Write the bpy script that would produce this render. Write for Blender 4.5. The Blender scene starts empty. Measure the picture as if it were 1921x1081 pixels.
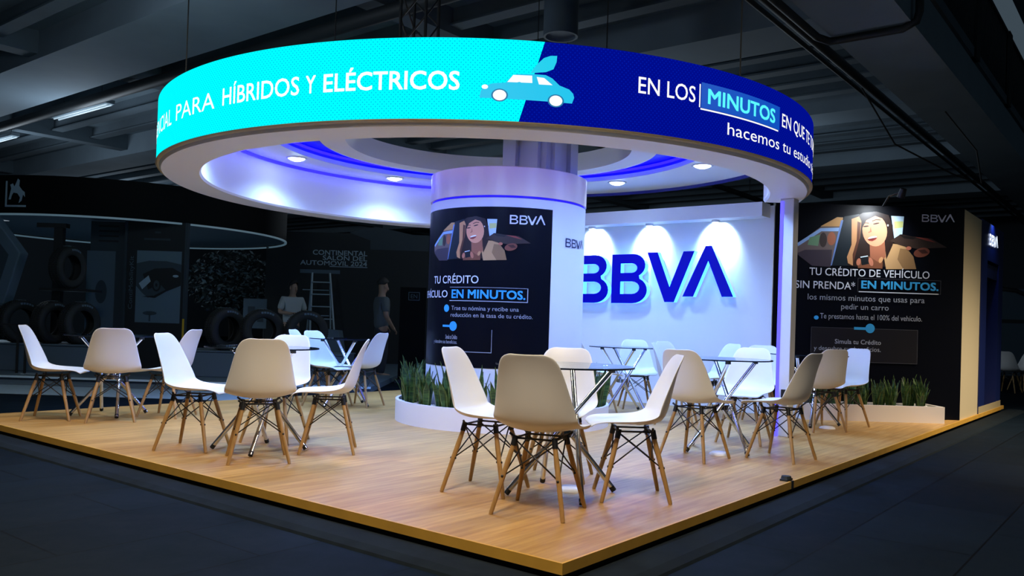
import bpy, bmesh, math, random
from math import sin, cos, pi, radians, sqrt, atan2
from mathutils import Vector, Matrix

random.seed(7)
SC = bpy.context.scene
COL = SC.collection
R = radians

# ------------------------------------------------------------------ camera
F_PX, IMW = 1571.7, 1921.0
YAW, PITCH, ROLL = R(38.280), R(0.783), R(1.849)
CAM_POS = Vector((-2.851, -1.948, 0.972))
fw = Vector((cos(YAW)*cos(PITCH), sin(YAW)*cos(PITCH), sin(PITCH)))
rt0 = Vector((sin(YAW), -cos(YAW), 0)); up0 = rt0.cross(fw)
rt = rt0*cos(ROLL) + up0*sin(ROLL); up = -rt0*sin(ROLL) + up0*cos(ROLL)
cam_data = bpy.data.cameras.new('camera'); cam = bpy.data.objects.new('camera', cam_data); COL.objects.link(cam)
M = Matrix((rt, up, -fw)).transposed().to_4x4(); M.translation = CAM_POS
cam.matrix_world = M
cam_data.sensor_width = 36; cam_data.lens = 36*F_PX/IMW
cam_data.shift_y = 45.2/IMW
cam_data.clip_start = 0.05; cam_data.clip_end = 200
SC.camera = cam

# ------------------------------------------------------------------ world, exposure
SC.view_settings.view_transform = 'Standard'; SC.view_settings.look = 'None'
SC.view_settings.gamma = 1; SC.view_settings.use_curve_mapping = False
SC.view_settings.exposure = 0.0
world = bpy.data.worlds.new('hall_dusk'); SC.world = world
world.use_nodes = True
bg = world.node_tree.nodes['Background']
bg.inputs[0].default_value = (0.36, 0.52, 0.66, 1); bg.inputs[1].default_value = 0.12

def lamp(name, kind, loc, energy, color, target=None, size=None, angle=None, blend=None, parent=None, sizey=None):
    l = bpy.data.lights.new(name, kind); l.energy = energy; l.color = color
    if kind == 'SPOT':
        l.spot_size = R(angle or 100); l.spot_blend = blend if blend is not None else .6; l.shadow_soft_size = size or .05
    elif kind == 'AREA':
        l.shape = 'RECTANGLE'; l.size = size or 1; l.size_y = sizey or size or 1
        if angle: l.spread = R(angle)
    else:
        l.shadow_soft_size = size or .05
    o = bpy.data.objects.new(name, l); COL.objects.link(o); o.location = loc
    if target is not None:
        o.rotation_euler = (Vector(target)-Vector(loc)).to_track_quat('-Z', 'Y').to_euler()
    if parent: o.parent = parent
    return o
COOL = (.25, .45, 1.0); WARM = (1.0, .84, .62)
FILL_LAMPS = [((-1.6, -0.4, 4.7), 270), ((-0.6, 4.6, 4.7), 140), ((2.6, -1.4, 4.7), 65), ((8.4, -3.2, 4.7), 720)]
FILL_ANGLE = [140, 140, 140, 104]   # unseen lamps added as warm fill, above and behind the frame

# ------------------------------------------------------------------ materials
def lin(c):
    return tuple(((v/255)/12.92 if v/255 <= .04045 else (((v/255)+.055)/1.055)**2.4) for v in c)
MATS = {}
def mat(name, rgb, rough=.5, metal=0., emit=None, estr=1., spec=.5, noise=None, coat=0.):
    if name in MATS: return MATS[name]
    m = bpy.data.materials.new(name); m.use_nodes = True
    nt = m.node_tree; b = nt.nodes['Principled BSDF']
    b.inputs['Base Color'].default_value = (*rgb, 1); b.inputs['Roughness'].default_value = rough
    b.inputs['Metallic'].default_value = metal; b.inputs['Specular IOR Level'].default_value = spec
    b.inputs['Coat Weight'].default_value = coat
    if emit is not None:
        b.inputs['Emission Color'].default_value = (*emit, 1); b.inputs['Emission Strength'].default_value = estr
    if noise:
        sc, amt = noise
        tc = nt.nodes.new('ShaderNodeTexCoord'); n = nt.nodes.new('ShaderNodeTexNoise'); n.inputs['Scale'].default_value = sc
        n.inputs['Detail'].default_value = 4
        mx = nt.nodes.new('ShaderNodeMix'); mx.data_type = 'RGBA'
        mx.inputs[6].default_value = (*[v*(1-amt) for v in rgb], 1); mx.inputs[7].default_value = (*[min(1, v*(1+amt)) for v in rgb], 1)
        nt.links.new(tc.outputs['Object'], n.inputs['Vector']); nt.links.new(n.outputs['Fac'], mx.inputs[0])
        nt.links.new(mx.outputs[2], b.inputs['Base Color'])
    MATS[name] = m; return m

def new_nodes(name):
    m = bpy.data.materials.new(name); m.use_nodes = True; MATS[name] = m
    return m, m.node_tree, m.node_tree.nodes['Principled BSDF']
def N(nt, typ, **kw):
    n = nt.nodes.new(typ)
    for k, v in kw.items():
        if k in n.inputs: n.inputs[k].default_value = v
        else: setattr(n, k, v)
    return n
def mixrgb(nt, fac, a, b):
    mx = nt.nodes.new('ShaderNodeMix'); mx.data_type = 'RGBA'
    for s, v in ((0, fac), (6, a), (7, b)):
        if hasattr(v, 'is_linked'): nt.links.new(v, mx.inputs[s])
        else: mx.inputs[s].default_value = v if s == 0 else (*v, 1)
    return mx.outputs[2]
def ramp(nt, fac, stops):
    r = nt.nodes.new('ShaderNodeValToRGB'); e = r.color_ramp.elements
    while len(e) < len(stops): e.new(.5)
    for el, (p, c) in zip(e, stops):
        el.position = p; el.color = (c, c, c, 1) if not isinstance(c, tuple) else (*c, 1)
    nt.links.new(fac, r.inputs[0]); return r.outputs[0]

white = mat('white_paint', (.80, .80, .80), .45)
plastic = mat('white_plastic', (.80, .79, .77), .38)
beige_paint = mat('beige_paint', (.62, .52, .33), .6)
fascia_white = mat('fascia_white', (.86, .80, .74), .5)
tan_lip = mat('tan_edge', (.50, .40, .22), .5)
band_pink = mat('brushed_band', (.90, .70, .54), .3, 0.)
chrome = mat('chrome', (.72, .72, .74), .12, 1.)
black_metal = mat('black_metal', (.012, .012, .013), .4)
black_rubber = mat('black_rubber', (.01, .01, .01), .7)
poster_black = mat('poster_black', (.0025, .003, .006), .38, spec=.14)
ink_white = mat('ink_white', (.80, .82, .86), .4)
ink_grey = mat('ink_grey', (.42, .44, .48), .4)
ink_cyan = mat('ink_cyan', (.05, .42, .78), .4)
soil = mat('dark_soil', (.03, .02, .012), .9)
pebble_m = mat('white_pebble', (.72, .70, .66), .6, noise=(30, .15))
blue_strip = mat('blue_led_strip', (0, 0, .1), .5, emit=(.004, .002, 1), estr=13.0)
blue_line = mat('blue_led_line', (0, 0, .1), .5, emit=(.003, .002, 1), estr=15.)
lens = mat('spot_lens', (1, 1, 1), .3, emit=(.92, .97, 1), estr=9)
dome = mat('spot_dome', (1, 1, 1), .3, emit=(.50, .70, 1), estr=30)
letter_blue = mat('letter_blue', (.0, .0, .16), .35, emit=(.0, .0, .55), estr=.55, spec=.2)
letter_side = mat('letter_lit_side', (.2, .6, 1), .4, emit=(.10, .62, 1), estr=1.5)
letter_back = mat('letter_back_glow', (0, 0, .3), .4, emit=(.02, .02, 1), estr=14)
cove_glow_blue = mat('cove_glow_blue', (.02, .01, .55), .5)  # the LED strip's blue glow, put into the white cove's colour
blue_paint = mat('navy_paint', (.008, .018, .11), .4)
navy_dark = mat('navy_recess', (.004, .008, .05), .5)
concrete = mat('dark_concrete', lin((120, 136, 148)), .85, noise=(1.3, .18))
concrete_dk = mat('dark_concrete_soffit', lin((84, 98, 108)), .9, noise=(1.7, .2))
deck_slab = mat('ceiling_deck', lin((100, 116, 126)), .9, noise=(.8, .25))
dark_steel = mat('dark_steel', lin((30, 36, 40)), .6)
black_fascia = mat('black_fascia', lin((7, 9, 11)), .7, spec=.1)
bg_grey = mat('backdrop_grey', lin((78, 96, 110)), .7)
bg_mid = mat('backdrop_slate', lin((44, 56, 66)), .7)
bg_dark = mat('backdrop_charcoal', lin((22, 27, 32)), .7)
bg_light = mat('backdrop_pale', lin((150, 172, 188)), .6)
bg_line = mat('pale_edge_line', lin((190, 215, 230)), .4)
yellow = mat('yellow_edge', (.75, .45, .02), .5)
tyre_m = mat('tyre_rubber', (.010, .011, .012), .75)
skin = mat('skin', (.30, .19, .14), .6)
hair_m = mat('dark_hair', (.012, .010, .010), .7)
shirt_w = mat('white_cloth', (.34, .38, .40), .9)
shirt_g = mat('grey_cloth', (.09, .11, .125), .9)
trouser = mat('dark_cloth', (.03, .035, .045), .9)

def wood_deck():
    m, nt, b = new_nodes('oak_plank_deck')
    tc = N(nt, 'ShaderNodeTexCoord'); mp = N(nt, 'ShaderNodeMapping')
    nt.links.new(tc.outputs['Object'], mp.inputs[0])
    mp.inputs['Rotation'].default_value = (0, 0, R(0))
    br = N(nt, 'ShaderNodeTexBrick', Scale=1.0); br.offset = .37
    br.inputs['Brick Width'].default_value = 1.22; br.inputs['Row Height'].default_value = .19
    br.inputs['Mortar Size'].default_value = .0016; br.inputs['Mortar Smooth'].default_value = .2
    br.inputs['Color1'].default_value = (.20, .20, .20, 1); br.inputs['Color2'].default_value = (.85, .85, .85, 1); br.inputs['Mortar'].default_value = (0, 0, 0, 1)
    nt.links.new(mp.outputs[0], br.inputs['Vector'])
    mp2 = N(nt, 'ShaderNodeMapping'); mp2.inputs['Scale'].default_value = (1.1, 16, 1)
    nt.links.new(tc.outputs['Object'], mp2.inputs[0])
    n1 = N(nt, 'ShaderNodeTexNoise', Scale=1.6, Detail=6.0, Roughness=.6); nt.links.new(mp2.outputs[0], n1.inputs['Vector'])
    grain = ramp(nt, n1.outputs['Fac'], [(.30, 0.), (.72, 1.)])
    base = mixrgb(nt, grain, (.42, .21, .050), (.70, .42, .135))
    tone = mixrgb(nt, .28, base, (1, 1, 1))
    mul = nt.nodes.new('ShaderNodeMix'); mul.data_type = 'RGBA'; mul.blend_type = 'MULTIPLY'; mul.inputs[0].default_value = .32
    nt.links.new(base, mul.inputs[6]); nt.links.new(br.outputs['Color'], mul.inputs[7])
    nt.links.new(mul.outputs[2], b.inputs['Base Color'])
    b.inputs['Roughness'].default_value = .42; b.inputs['Specular IOR Level'].default_value = .35
    return m
deck_m = wood_deck()
edge_m = mat('oak_edge', (.64, .35, .05), .5, noise=(6, .2))

def leg_wood():
    m, nt, b = new_nodes('beech_leg')
    tc = N(nt, 'ShaderNodeTexCoord'); mp = N(nt, 'ShaderNodeMapping'); mp.inputs['Scale'].default_value = (40, 40, 4)
    nt.links.new(tc.outputs['Object'], mp.inputs[0])
    n1 = N(nt, 'ShaderNodeTexNoise', Scale=1.5, Detail=4.0); nt.links.new(mp.outputs[0], n1.inputs['Vector'])
    nt.links.new(mixrgb(nt, n1.outputs['Fac'], (.26, .135, .04), (.56, .33, .12)), b.inputs['Base Color'])
    b.inputs['Roughness'].default_value = .45
    return m
leg_m = leg_wood()

def tile_floor():
    m, nt, b = new_nodes('slate_tile')
    tc = N(nt, 'ShaderNodeTexCoord')
    br = N(nt, 'ShaderNodeTexBrick', Scale=1.0); br.offset = .5
    br.inputs['Brick Width'].default_value = 1.2; br.inputs['Row Height'].default_value = .6
    br.inputs['Mortar Size'].default_value = .006; br.inputs['Mortar Smooth'].default_value = .3
    a, c = lin((13, 23, 32)), lin((17, 28, 38))
    br.inputs['Color1'].default_value = (*a, 1); br.inputs['Color2'].default_value = (*c, 1); br.inputs['Mortar'].default_value = (*lin((7, 11, 15)), 1)
    nt.links.new(tc.outputs['Object'], br.inputs['Vector'])
    n1 = N(nt, 'ShaderNodeTexNoise', Scale=2.2, Detail=8.0, Roughness=.65); nt.links.new(tc.outputs['Object'], n1.inputs['Vector'])
    mul = nt.nodes.new('ShaderNodeMix'); mul.data_type = 'RGBA'; mul.blend_type = 'MULTIPLY'; mul.inputs[0].default_value = .7
    nt.links.new(br.outputs['Color'], mul.inputs[6]); nt.links.new(ramp(nt, n1.outputs['Fac'], [(.25, .55), (.75, 1.)]), mul.inputs[7])
    nt.links.new(mul.outputs[2], b.inputs['Base Color'])
    nt.links.new(ramp(nt, n1.outputs['Fac'], [(.2, .55), (.8, .8)]), b.inputs['Roughness'])
    b.inputs['Specular IOR Level'].default_value = .04
    return m
tile_m = tile_floor()
kerb_m = mat('worn_black_stone', lin((20, 28, 34)), .9, noise=(9, .5), spec=.1)

def glass_mat():
    m = bpy.data.materials.new('clear_glass'); m.use_nodes = True; nt = m.node_tree; nt.nodes.clear()
    out = N(nt, 'ShaderNodeOutputMaterial'); t = N(nt, 'ShaderNodeBsdfTransparent'); t.inputs[0].default_value = (.93, .97, .97, 1)
    g = N(nt, 'ShaderNodeBsdfGlossy'); g.inputs['Roughness'].default_value = .02; g.inputs[0].default_value = (.9, .95, 1, 1)
    fr = N(nt, 'ShaderNodeFresnel'); fr.inputs[0].default_value = 1.25
    mx = N(nt, 'ShaderNodeMixShader'); nt.links.new(fr.outputs[0], mx.inputs[0]); nt.links.new(t.outputs[0], mx.inputs[1]); nt.links.new(g.outputs[0], mx.inputs[2])
    nt.links.new(mx.outputs[0], out.inputs[0]); return m
glass = glass_mat()
glass_edge = mat('dark_glass_edge', (.003, .008, .015), .6, spec=.2)

def led_mat(name, c, d, estr=1.0):
    m, nt, b = new_nodes(name)
    uv = N(nt, 'ShaderNodeUVMap'); sep = N(nt, 'ShaderNodeSeparateXYZ'); nt.links.new(uv.outputs[0], sep.inputs[0])
    def wave(o):
        a = N(nt, 'ShaderNodeMath', operation='MULTIPLY'); nt.links.new(o, a.inputs[0]); a.inputs[1].default_value = 2*pi/.030
        s = N(nt, 'ShaderNodeMath', operation='SINE'); nt.links.new(a.outputs[0], s.inputs[0]); return s.outputs[0]
    p = N(nt, 'ShaderNodeMath', operation='MULTIPLY'); nt.links.new(wave(sep.outputs[0]), p.inputs[0]); nt.links.new(wave(sep.outputs[1]), p.inputs[1])
    f = ramp(nt, p.outputs[0], [(.45, 0.), (.9, 1.)])
    nt.links.new(mixrgb(nt, f, c, d), b.inputs['Emission Color']); b.inputs['Emission Strength'].default_value = estr
    b.inputs['Base Color'].default_value = (0, 0, 0, 1); b.inputs['Roughness'].default_value = .6; b.inputs['Specular IOR Level'].default_value = 0
    return m
led_cyan = led_mat('led_cyan', (0, 1.05, 1.08), (0, .52, .80))
led_blue = led_mat('led_blue', (0, .0035, .26), (.0, .012, .42))
led_white = mat('led_white', (0, 0, 0), .6, emit=(1, 1, 1), estr=1.0)
led_pale = mat('led_pale_cyan', (0, 0, 0), .6, emit=(.10, .95, 1), estr=1.0)
led_mid = mat('led_mid_blue', (0, 0, 0), .6, emit=(.0, .08, .52), estr=1.0)
led_turq = mat('led_turquoise', (0, 0, 0), .6, emit=(.0, .55, .85), estr=1.0)
led_leaf = mat('led_leaf', (0, 0, 0), .6, emit=(.0, .62, .85), estr=1.0)
led_teal = mat('led_teal', (0, 0, 0), .6, emit=(.0, .18, .38), estr=1.0)

def leaf_mat():
    m, nt, b = new_nodes('snake_plant_leaf')
    uv = N(nt, 'ShaderNodeUVMap'); sep = N(nt, 'ShaderNodeSeparateXYZ'); nt.links.new(uv.outputs[0], sep.inputs[0])
    edge = ramp(nt, sep.outputs[0], [(0., 1.), (.14, 0.), (.86, 0.), (1., 1.)])
    tc = N(nt, 'ShaderNodeTexCoord'); mp = N(nt, 'ShaderNodeMapping'); mp.inputs['Scale'].default_value = (8, 8, 45)
    nt.links.new(tc.outputs['Object'], mp.inputs[0])
    n = N(nt, 'ShaderNodeTexNoise', Scale=1.0, Detail=3.0); nt.links.new(mp.outputs[0], n.inputs['Vector'])
    g = mixrgb(nt, ramp(nt, n.outputs['Fac'], [(.4, 0.), (.6, 1.)]), (.012, .04, .010), (.06, .13, .03))
    nt.links.new(mixrgb(nt, edge, g, (.20, .25, .06)), b.inputs['Base Color']); b.inputs['Roughness'].default_value = .45
    return m
leaf_m = leaf_mat()

# ------------------------------------------------------------------ mesh helpers
class MB:
    def __init__(s): s.v = []; s.f = []; s.m = []; s.uv = {}
    def add(s, vs, fs, mi=0):
        o = len(s.v); s.v += [tuple(v) for v in vs]
        for f in fs: s.f.append([i+o for i in f]); s.m.append(mi)
    def box(s, a, b, mi=0, M=None):
        x0, y0, z0 = a; x1, y1, z1 = b
        vs = [Vector(p) for p in ((x0,y0,z0),(x1,y0,z0),(x1,y1,z0),(x0,y1,z0),(x0,y0,z1),(x1,y0,z1),(x1,y1,z1),(x0,y1,z1))]
        if M: vs = [M @ v for v in vs]
        s.add(vs, [(0,3,2,1),(4,5,6,7),(0,1,5,4),(1,2,6,5),(2,3,7,6),(3,0,4,7)], mi)
    def tube(s, pts, rad, n=8, mi=0, cap=True):
        pts = [Vector(p) for p in pts]; rs = rad if isinstance(rad, (list, tuple)) else [rad]*len(pts)
        vs = []; up_ = None
        for i, p in enumerate(pts):
            d = (pts[min(i+1, len(pts)-1)] - pts[max(i-1, 0)]).normalized()
            if up_ is None:
                up_ = Vector((0, 0, 1)) if abs(d.z) < .9 else Vector((1, 0, 0))
            x = d.cross(up_).normalized(); y = x.cross(d).normalized(); up_ = y
            for k in range(n):
                a = 2*pi*k/n; vs.append(p + x*cos(a)*rs[i] + y*sin(a)*rs[i])
        fs = []
        for i in range(len(pts)-1):
            for k in range(n):
                fs.append((i*n+k, i*n+(k+1) % n, (i+1)*n+(k+1) % n, (i+1)*n+k))
        if cap: fs += [tuple(range(n))[::-1], tuple((len(pts)-1)*n+k for k in range(n))]
        s.add(vs, fs, mi)
    def lathe(s, prof, n=32, c=(0, 0, 0), mi=0, a0=0., a1=2*pi):
        full = abs(a1-a0-2*pi) < 1e-6; m = n if full else n+1; k = len(prof); vs = []
        for i in range(m):
            a = a0+(a1-a0)*i/n
            for r, z in prof: vs.append((c[0]+r*cos(a), c[1]+r*sin(a), c[2]+z))
        fs = []
        for i in range(n):
            j = (i+1) % m
            for q in range(k-1): fs.append((i*k+q, j*k+q, j*k+q+1, i*k+q+1))
        s.add(vs, fs, mi)
    def ring(s, prof, n, c, a0, a1, mi=0):
        """closed (r,z) profile swept about c from a0 to a1 (degrees), with end caps"""
        full = abs(a1-a0-360) < 1e-6; m = n if full else n+1; k = len(prof); vs = []
        for i in range(m):
            a = R(a0+(a1-a0)*i/n)
            for r, z in prof: vs.append((c[0]+r*cos(a), c[1]+r*sin(a), z))
        fs = []
        for i in range(n):
            j = (i+1) % m
            for q in range(k): fs.append((i*k+q, j*k+q, j*k+(q+1) % k, i*k+(q+1) % k))
        if not full: fs += [tuple(range(k)), tuple(n*k+q for q in range(k))[::-1]]
        s.add(vs, fs, mi)
    def prism(s, poly, mapf, t0, t1, mi=0):
        """2D polygon extruded between depths t0 and t1 by mapf(u,v,t)"""
        n = len(poly); vs = [mapf(u, v, t0) for u, v in poly]+[mapf(u, v, t1) for u, v in poly]
        s.add(vs, [tuple(range(n))[::-1], tuple(range(n, 2*n))]+[(i, (i+1) % n, n+(i+1) % n, n+i) for i in range(n)], mi)
    def build(s, name, mats, parent=None, smooth=False, bevel=0, autosmooth=None):
        me = bpy.data.meshes.new(name); me.from_pydata([tuple(v) for v in s.v], [], s.f)
        for m in (mats if isinstance(mats, (list, tuple)) else [mats]): me.materials.append(m)
        for p, mi in zip(me.polygons, s.m): p.material_index = mi; p.use_smooth = smooth
        bm = bmesh.new(); bm.from_mesh(me); bmesh.ops.recalc_face_normals(bm, faces=bm.faces)
        if autosmooth:
            for e in bm.edges:
                if len(e.link_faces) == 2 and e.calc_face_angle(0) > R(autosmooth): e.smooth = False
        bm.to_mesh(me); bm.free()
        o = bpy.data.objects.new(name, me); COL.objects.link(o)
        if parent: o.parent = parent
        if bevel:
            b = o.modifiers.new('bevel', 'BEVEL'); b.width = bevel; b.segments = 2; b.limit_method = 'ANGLE'; b.angle_limit = R(40)
        return o

def tag(o, label=None, cat=None, group=None, kind=None):
    for k, v in (('label', label), ('category', cat), ('group', group), ('kind', kind)):
        if v: o[k] = v
    return o
def empty(name, loc=(0, 0, 0), rz=0., label=None, cat=None, group=None):
    o = bpy.data.objects.new(name, None); COL.objects.link(o); o.location = loc; o.rotation_euler = (0, 0, rz); o.empty_display_size = .1
    return tag(o, label, cat, group)
def kids(o): return [c for c in bpy.data.objects if c.parent == o]
def copy_tree(o, parent=None, skip=()):
    c = o.copy(); COL.objects.link(c)
    if parent: c.parent = parent
    for k in CH.get(o.name, []): copy_into(k, c, CH)
    return c
CH = {}
def index_children(o):
    CH[o.name] = [c for c in bpy.data.objects if c.parent == o]
    for c in CH[o.name]: index_children(c)
def copy_into(o, parent, CHm):
    c = o.copy(); COL.objects.link(c); c.parent = parent
    for k in CHm.get(o.name, []): copy_into(k, c, CHm)

# ------------------------------------------------------------------ text
def text_shape(s, bold=0., space=1.0):
    """triangulated flat outline of a string: verts (u,v), faces"""
    cu = bpy.data.curves.new('t', 'FONT'); cu.body = s; cu.size = 1; cu.offset = bold; cu.space_character = space
    cu.resolution_u = 3; cu.fill_mode = 'FRONT'
    ob = bpy.data.objects.new('t', cu); COL.objects.link(ob)
    dg = bpy.context.evaluated_depsgraph_get(); me = bpy.data.meshes.new_from_object(ob.evaluated_get(dg), depsgraph=dg)
    vs = [(v.co.x, v.co.y) for v in me.vertices]; fs = [list(p.vertices) for p in me.polygons]
    bpy.data.objects.remove(ob); bpy.data.curves.remove(cu); bpy.data.meshes.remove(me)
    return vs, fs
def put_text(mb, s, mapf, u0, u1, v0, v1, mi=0, bold=0., space=1., t=.0015, cap=None, unit=1.):
    """string fitted between u0..u1; v0 is the baseline and v1 the cap height"""
    vs, fs = text_shape(s, 0., space)
    xs = [p[0] for p in vs]; xa, xb = min(xs), max(xs); H_ = .70 if cap is None else cap
    h = bold*(v1-v0)*1.6; hu = h*(u1-u0)/(xb-xa)/((v1-v0)/H_)*1.0
    for j, (du, dv) in enumerate([(0, 0)] if not bold else [(-1, -1), (1, -1), (1, 1), (-1, 1)]):
        mb.add([mapf(u0+(x-xa)/(xb-xa)*(u1-u0)+du*hu, v0+y/H_*(v1-v0)+dv*h, t+.0002*j) for x, y in vs], fs, mi)
# the four letters of the bank's wordmark (raised last letter), as outlines in a 1-high box
def letter_polys(ch, w, tk):
    if ch == 'V': return [(0, 1), (tk, 1), (w/2, .30), (w-tk, 1), (w, 1), (w/2+.10*w, 0), (w/2-.10*w, 0)]
    if ch == 'A': return [(0, 0), (tk, 0), (w/2, .70), (w-tk, 0), (w, 0), (w/2+.06*w, 1), (w/2-.06*w, 1)]
def arc(cx, cy, rx, ry, a0, a1, n=10):
    return [(cx+rx*cos(R(a0+(a1-a0)*i/n)), cy+ry*sin(R(a0+(a1-a0)*i/n))) for i in range(n+1)]
def b_letter(mb, mapf, u0, v0, w, h, tk, t0, t1, mf=0, ms=1, mk=None):
    mk = ms if mk is None else mk
    """a capital B with two counters: outline + holes bridged as strips of quads"""
    lo = .53
    out = [(0, 0)]+[(0, 1)]+[(.58*w/h, 1)] + arc(.60*w/h, 1-(1-lo)/2-.0, .34*w/h, (1-lo)/2, 90, -60, 9)
    out += arc(.60*w/h, lo/2, .40*w/h, lo/2, 62, -90, 10)
    c1 = [(tk, lo+tk*.42), (tk, 1-tk*.9)] + arc(.56*w/h, (lo+tk*.42+1-tk*.9)/2, .34*w/h-tk*.72, (1-tk*.9-lo-tk*.42)/2, 90, -90, 8)
    c2 = [(tk, tk*.9), (tk, lo-tk*.42)] + arc(.58*w/h, (tk*.9+lo-tk*.42)/2, .38*w/h-tk*.68, (lo-tk*.42-tk*.9)/2, 90, -90, 8)
    bm = bmesh.new()
    def loop(pts):
        vs = [bm.verts.new((x, y, 0)) for x, y in pts]
        return [bm.edges.new((vs[i], vs[(i+1) % len(vs)])) for i in range(len(vs))]
    es = loop(out)+loop(c1)+loop(c2)
    bmesh.ops.triangle_fill(bm, edges=es, use_beauty=True)
    bm.verts.index_update()
    vs = [(v.co.x, v.co.y) for v in bm.verts]; fs = [[v.index for v in f.verts] for f in bm.faces]; bm.free()
    P = lambda x, y, t: mapf(u0+x*h, v0+y*h, t)
    mb.add([P(x, y, t1) for x, y in vs], fs, mf)
    if t0 is not None:
        mb.add([P(x, y, t0) for x, y in vs], fs, mk)
        for lp in (out, c1, c2):
            n = len(lp)
            mb.add([P(x, y, t0) for x, y in lp]+[P(x, y, t1) for x, y in lp], [(i, (i+1) % n, n+(i+1) % n, n+i) for i in range(n)], ms)
def v_letter(mb, ch, mapf, u0, v0, w, h, tk, t0, t1, mf=0, ms=1, mk=None):
    mk = ms if mk is None else mk
    poly = letter_polys(ch, w/h, tk); n = len(poly)
    P = lambda x, y, t: mapf(u0+x*h, v0+y*h, t)
    fs = [(0, 1, 2, 6), (2, 3, 4, 5), (2, 5, 6)] if ch == 'V' else [(0, 1, 2, 6), (2, 3, 4, 5), (2, 5, 6)]
    mb.add([P(x, y, t1) for x, y in poly], fs, mf)
    if t0 is not None:
        mb.add([P(x, y, t0) for x, y in poly], fs, mk)
        mb.add([P(x, y, t0) for x, y in poly]+[P(x, y, t1) for x, y in poly], [(i, (i+1) % n, n+(i+1) % n, n+i) for i in range(n)], ms)
def wordmark(mb, mapf, u0, u1, v0, h, tk=.16, t=.0015, mi=0):
    W_ = u1-u0; bw = W_*.225
    b_letter(mb, mapf, u0, v0, bw, h, tk, None, t, mi)
    b_letter(mb, mapf, u0+W_*.262, v0, bw, h, tk, None, t, mi)
    v_letter(mb, 'V', mapf, u0+W_*.475, v0, W_*.27, h, tk*1.05, None, t, mi)
    v_letter(mb, 'A', mapf, u0+W_*.715, v0+.10*h, W_*.285, h*1.05, tk*1.05, None, t, mi)
def quad(mb, mapf, u0, u1, v0, v1, mi=0, t=.001, n=1):
    for i in range(n):
        a = u0+(u1-u0)*i/n; b = u0+(u1-u0)*(i+1)/n
        mb.add([mapf(a, v0, t), mapf(b, v0, t), mapf(b, v1, t), mapf(a, v1, t)], [(0, 1, 2, 3)], mi)
def frame(mb, mapf, u0, u1, v0, v1, w, mi=0, t=.001, n=6):
    quad(mb, mapf, u0, u1, v0, v0+w, mi, t, n); quad(mb, mapf, u0, u1, v1-w, v1, mi, t, n)
    quad(mb, mapf, u0, u0+w, v0, v1, mi, t); quad(mb, mapf, u1-w, u1, v0, v1, mi, t)
def poly2(mb, mapf, pts, mi=0, t=.001, fine=0):
    bm = bmesh.new(); vs = [bm.verts.new((x, y, 0)) for x, y in pts]
    f = bm.faces.new(vs); bmesh.ops.triangulate(bm, faces=[f])
    for _ in range(5):
        es = [e for e in bm.edges if fine and e.calc_length() > fine]
        if not es: break
        bmesh.ops.subdivide_edges(bm, edges=es, cuts=1); bmesh.ops.triangulate(bm, faces=list(bm.faces))
    bm.verts.index_update()
    mb.add([mapf(v.co.x, v.co.y, t) for v in bm.verts], [[v.index for v in f.verts] for f in bm.faces], mi); bm.free()
def ell(cx, cy, rx, ry, n=20, rot=0.):
    out = []
    for i in range(n):
        a = 2*pi*i/n; x, y = rx*cos(a), ry*sin(a); out.append((cx+x*cos(rot)-y*sin(rot), cy+x*sin(rot)+y*cos(rot)))
    return out

# ------------------------------------------------------------------ the hall
FZ = -.09
def struct(name, mb, m, **k): return tag(mb.build(name, m, **k), kind='structure')
b = MB(); b.box((-14, -16, FZ-.2), (34, 34, FZ)); struct('floor', b, tile_m)
b = MB(); b.box((-14, .85, 5.45), (34, 34, 5.7)); struct('ceiling', b, deck_slab)
b = MB(); b.box((-14, -16, 8.2), (34, .85, 8.5)); struct('ceiling_void', b, concrete_dk)
b = MB(); b.box((33.8, -16, FZ), (34, 34, 8.5)); struct('wall_back', b, bg_mid)
b = MB(); b.box((-14, 33.8, FZ), (34, 34, 5.7)); struct('wall_left', b, bg_mid)
# kerb stones that ring the raised deck
def kerb(a, bb, ax):
    m = MB()
    prof = [(0, FZ), (0, -.062), (-.05, -.05), (-.17, -.052), (-.215, -.075), (-.225, FZ)]
    def mp(u, v, t): return (u, t, v) if ax == 'x' else (t, u, v)
    return m, prof, mp
m = MB(); prof = [(-.02, FZ), (-.02, -.070), (-.06, -.062), (-.20, -.064), (-.25, -.078), (-.26, FZ)]
m.prism(prof, lambda u, v, t: (u, t, v), -.27, 6.6); struct('trim_1', m, kerb_m)
m = MB(); m.prism(prof, lambda u, v, t: (t, u, v), -.02, 11.6); struct('trim_2', m, kerb_m)

# ceiling: beams along Y, joists, the mezzanine edge over the aisle
for i, (x0, x1, z0, mm) in enumerate([(2.9, 4.25, 5.0, concrete), (7.7, 8.7, 4.95, concrete), (12.6, 13.5, 5.0, concrete), (17.5, 18.4, 5.0, concrete), (23, 24, 5.0, concrete), (-2.2, -1.2, 5.0, concrete)]):
    b = MB(); b.box((x0, 1.3, z0), (x1, 33.8, 5.45)); struct('ceiling_beam', b, mm)
xs = [-.2, 1.1, 2.2, 5.0, 5.9, 6.8, 9.6, 10.4, 11.2, 12.0, 14.4, 15.2, 16.0, 16.8, 19.2, 20.2, 21.2, 22.2, 25, 26.2, 27.4, 28.6, 30]
for x in xs:
    b = MB(); b.box((x, 1.3, 5.22), (x+.12, 33.8, 5.45)); b.box((x-.06, 1.3, 5.19), (x+.18, 33.8, 5.22)); struct('ceiling_joist', b, concrete_dk)
for y in (6.2, 12.5, 19, 26):
    b = MB(); b.box((-14, y, 5.08), (34, y+.35, 5.45)); struct('ceiling_beam', b, concrete_dk)
b = MB(); b.box((-6, .41, 4.5), (33.8, 1.3, 5.02)); struct('mezzanine_beam', b, concrete)
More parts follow.
